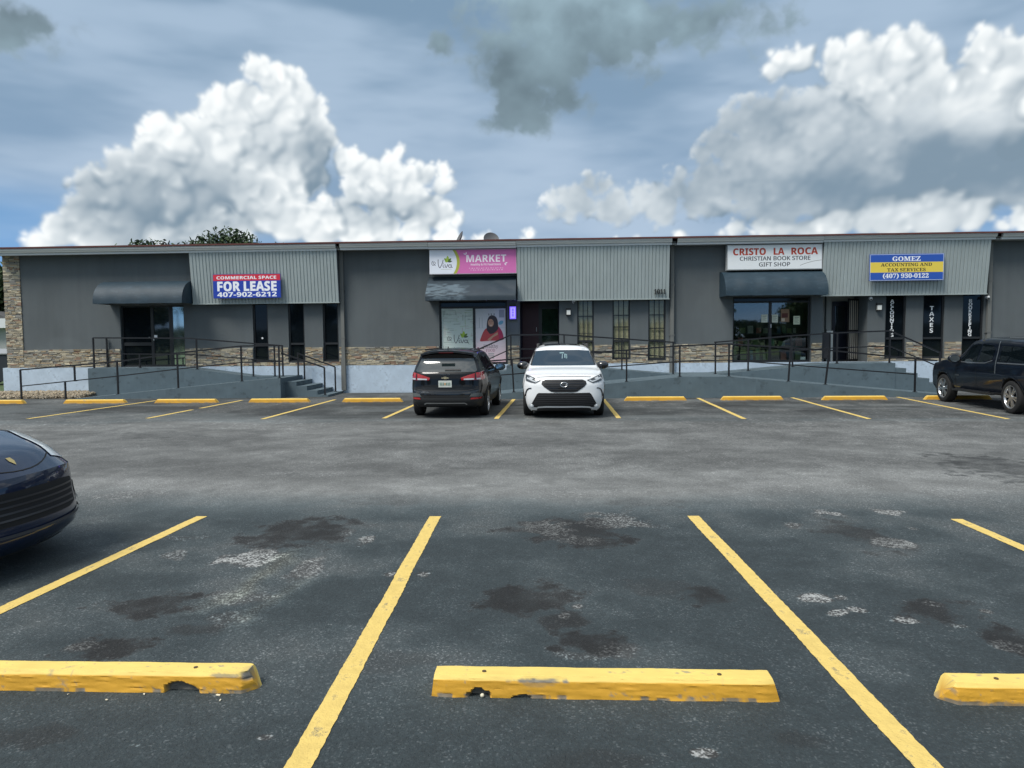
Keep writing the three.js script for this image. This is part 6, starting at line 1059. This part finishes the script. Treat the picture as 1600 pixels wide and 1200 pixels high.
// ---- dark blue SUV nosing in from the left edge
{
  const t = thing('parked_car', 'glossy dark blue SUV nosing into the picture at the left edge', 'car', [-6.53, 0, -5.78], Math.PI / 2 - 0.02);
  const S = { keys: [
    [-2.45, 0.3, 0.78, 0.9, 0.75, 1.05, 0.86, 1.45, 0.62, 1.52], [-2.0, 0.24, 0.86, 0.96, 0.72, 1.07, 0.92, 1.54, 0.63, 1.62], [-1.4, 0.22, 0.88, 0.985, 0.7, 1.05, 0.93, 1.57, 0.63, 1.67], [-0.4, 0.2, 0.88, 0.97, 0.68, 1.03, 0.92, 1.585, 0.63, 1.69], [0.35, 0.2, 0.88, 0.97, 0.68, 1.02, 0.915, 1.53, 0.62, 1.62],
    [0.85, 0.2, 0.88, 0.975, 0.68, 1.01, 0.91, 1.27, 0.7, 1.34], [1.2, 0.2, 0.88, 0.98, 0.69, 1.0, 0.905, 1.06, 0.78, 1.09], [1.5, 0.2, 0.88, 0.985, 0.72, 1.03, 0.87, 1.06, 0.74, 1.075], [1.9, 0.19, 0.86, 0.97, 0.68, 0.985, 0.855, 1.005, 0.72, 1.02], [2.17, 0.18, 0.84, 0.95, 0.62, 0.9, 0.845, 0.925, 0.72, 0.945], [2.36, 0.17, 0.8, 0.92, 0.56, 0.745, 0.835, 0.77, 0.7, 0.785]],
    axles: [-1.45, 1.45], wy: 0.37, wr: 0.37, arch: 0.41, track: 0.965, lowerRow: 9, fade: 1.15,
    nose: (x, y) => 0.26 * Math.pow(x / 0.95, 2.1) + 0.2 * Math.pow(x / 0.95, 7) + curve([[0.17, 0.12], [0.3, 0.0], [0.42, 0.0], [0.55, 0.03], [0.72, 0.05], [0.82, 0.08], [0.92, 0.11], [1.0, 0.13]], y),
    tail: (x, y) => 0.14 * Math.pow(x / 0.95, 2.4) + curve([[0.3, 0.06], [0.7, 0], [1.05, 0.08], [1.55, 0.4]], y) };
  const sh = carShell(S), blue = paint([0.003, 0.01, 0.036], { clearcoat: 1, specularIntensity: 0.3 });  // dark blue paint, made bluer with the sky reflection in its colour
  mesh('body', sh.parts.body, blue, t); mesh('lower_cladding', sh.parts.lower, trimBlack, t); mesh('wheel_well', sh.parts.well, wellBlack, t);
  addWheels(t, S, makeWheel(0.37, 0.27, alloy, 5, 'double'));
  const gr = sheet(t, sh, 'grille', [[-0.6, 0.66], [-0.4, 0.68], [0.4, 0.68], [0.6, 0.66], [0.63, 0.62], [0.58, 0.45], [0.46, 0.42], [-0.46, 0.42], [-0.58, 0.45], [-0.63, 0.62]], 'f', M([0.005, 0.005, 0.006], 0.8), 0.004, 0.05);
  for (let i = 0; i < 4; i++) { const y = 0.47 + i * 0.05, w = 0.535 + i * 0.016; mesh('grille_slat', sh.drape([[-w, y - 0.008], [w, y - 0.008], [w, y + 0.008], [-w, y + 0.008]], 'f', 0.013, 0.05), MP([0.02, 0.02, 0.024], 0.3), gr); }
  pair(t, sh, 'side_intake', [[0.72, 0.6], [0.83, 0.585], [0.84, 0.48], [0.69, 0.46]], 'f', M([0.006, 0.006, 0.007], 0.7), 0.005, 0.04);
  pair(t, sh, 'marker_lamp', [[0.7, 0.445], [0.87, 0.46], [0.87, 0.43], [0.72, 0.418]], 'f', clearLens, 0.014, 0.03);
  sheet(t, sh, 'chin_strip', sh.strip([[-0.84, 0.37], [-0.6, 0.352], [0, 0.345], [0.6, 0.352], [0.84, 0.37]], 0.024), 'f', M([0.03, 0.035, 0.045], 0.6), 0.014, 0.05);
  pair(t, sh, 'headlight', [[0.5, 2.12], [0.66, 2.1], [0.8, 2.0], [0.885, 1.82], [0.905, 1.62], [0.86, 1.46], [0.74, 1.52], [0.6, 1.78]], 't', MP([0.62, 0.67, 0.69], 0.25, { clearcoat: 1 }), 0.008, 0.025);
  for (const [x, y] of [[0.73, 1.87], [0.8, 1.7]]) pair(t, sh, 'projector_lamp', [0, 1, 2, 3, 4, 5, 6, 7].map((k) => [x + 0.035 * Math.cos(k * 0.785), y + 0.04 * Math.sin(k * 0.785)]), 't', smokeLens, 0.014, 0.02);
  sheet(t, sh, 'hood_seam', sh.strip([-6, -5, -4, -3, -2, -1, 0, 1, 2, 3, 4, 5, 6].map((k) => [k * 0.1, 2.245 - 0.0065 * k * k]), 0.008), 't', M([0.003, 0.003, 0.003], 0.9), 0.003, 0.03);
  for (const s of [1, -1]) sheet(t, sh, 'hood_seam', sh.strip([[s * 0.55, 2.0], [s * 0.66, 1.7], [s * 0.74, 1.3]], 0.012), 't', M([0.003, 0.003, 0.003], 0.9), 0.003, 0.04);
  sheet(t, sh, 'crest', [[-0.024, 2.115], [-0.028, 2.15], [0, 2.19], [0.028, 2.15], [0.024, 2.115]], 't', M([0.75, 0.55, 0.22], 0.25, { metalness: 0.8 }), 0.005, 0.03);
  const win = [[[0.66, 1.06], [-0.2, 1.06], [-0.2, 1.5], [0.25, 1.49], [0.45, 1.38]], [[-0.26, 1.06], [-1.2, 1.08], [-1.25, 1.48], [-0.26, 1.51]], [[-1.28, 1.1], [-1.85, 1.2], [-1.65, 1.42], [-1.3, 1.475]]];
  for (const w of win) pair(t, sh, 'side_window', w, 'l', carGlass, 0.005);
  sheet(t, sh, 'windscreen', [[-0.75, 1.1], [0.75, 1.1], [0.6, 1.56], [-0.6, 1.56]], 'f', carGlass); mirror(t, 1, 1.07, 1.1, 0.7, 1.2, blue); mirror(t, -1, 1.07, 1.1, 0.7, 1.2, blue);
  pair(t, sh, 'tail_light', [[0.4, 1.0], [0.88, 1.02], [0.88, 0.9], [0.45, 0.93]], 'r', redLens); sheet(t, sh, 'rear_window', [[-0.6, 1.14], [0.6, 1.14], [0.5, 1.42], [-0.5, 1.42]], 'r', carGlass);
}
renderer.render(scene, camera);
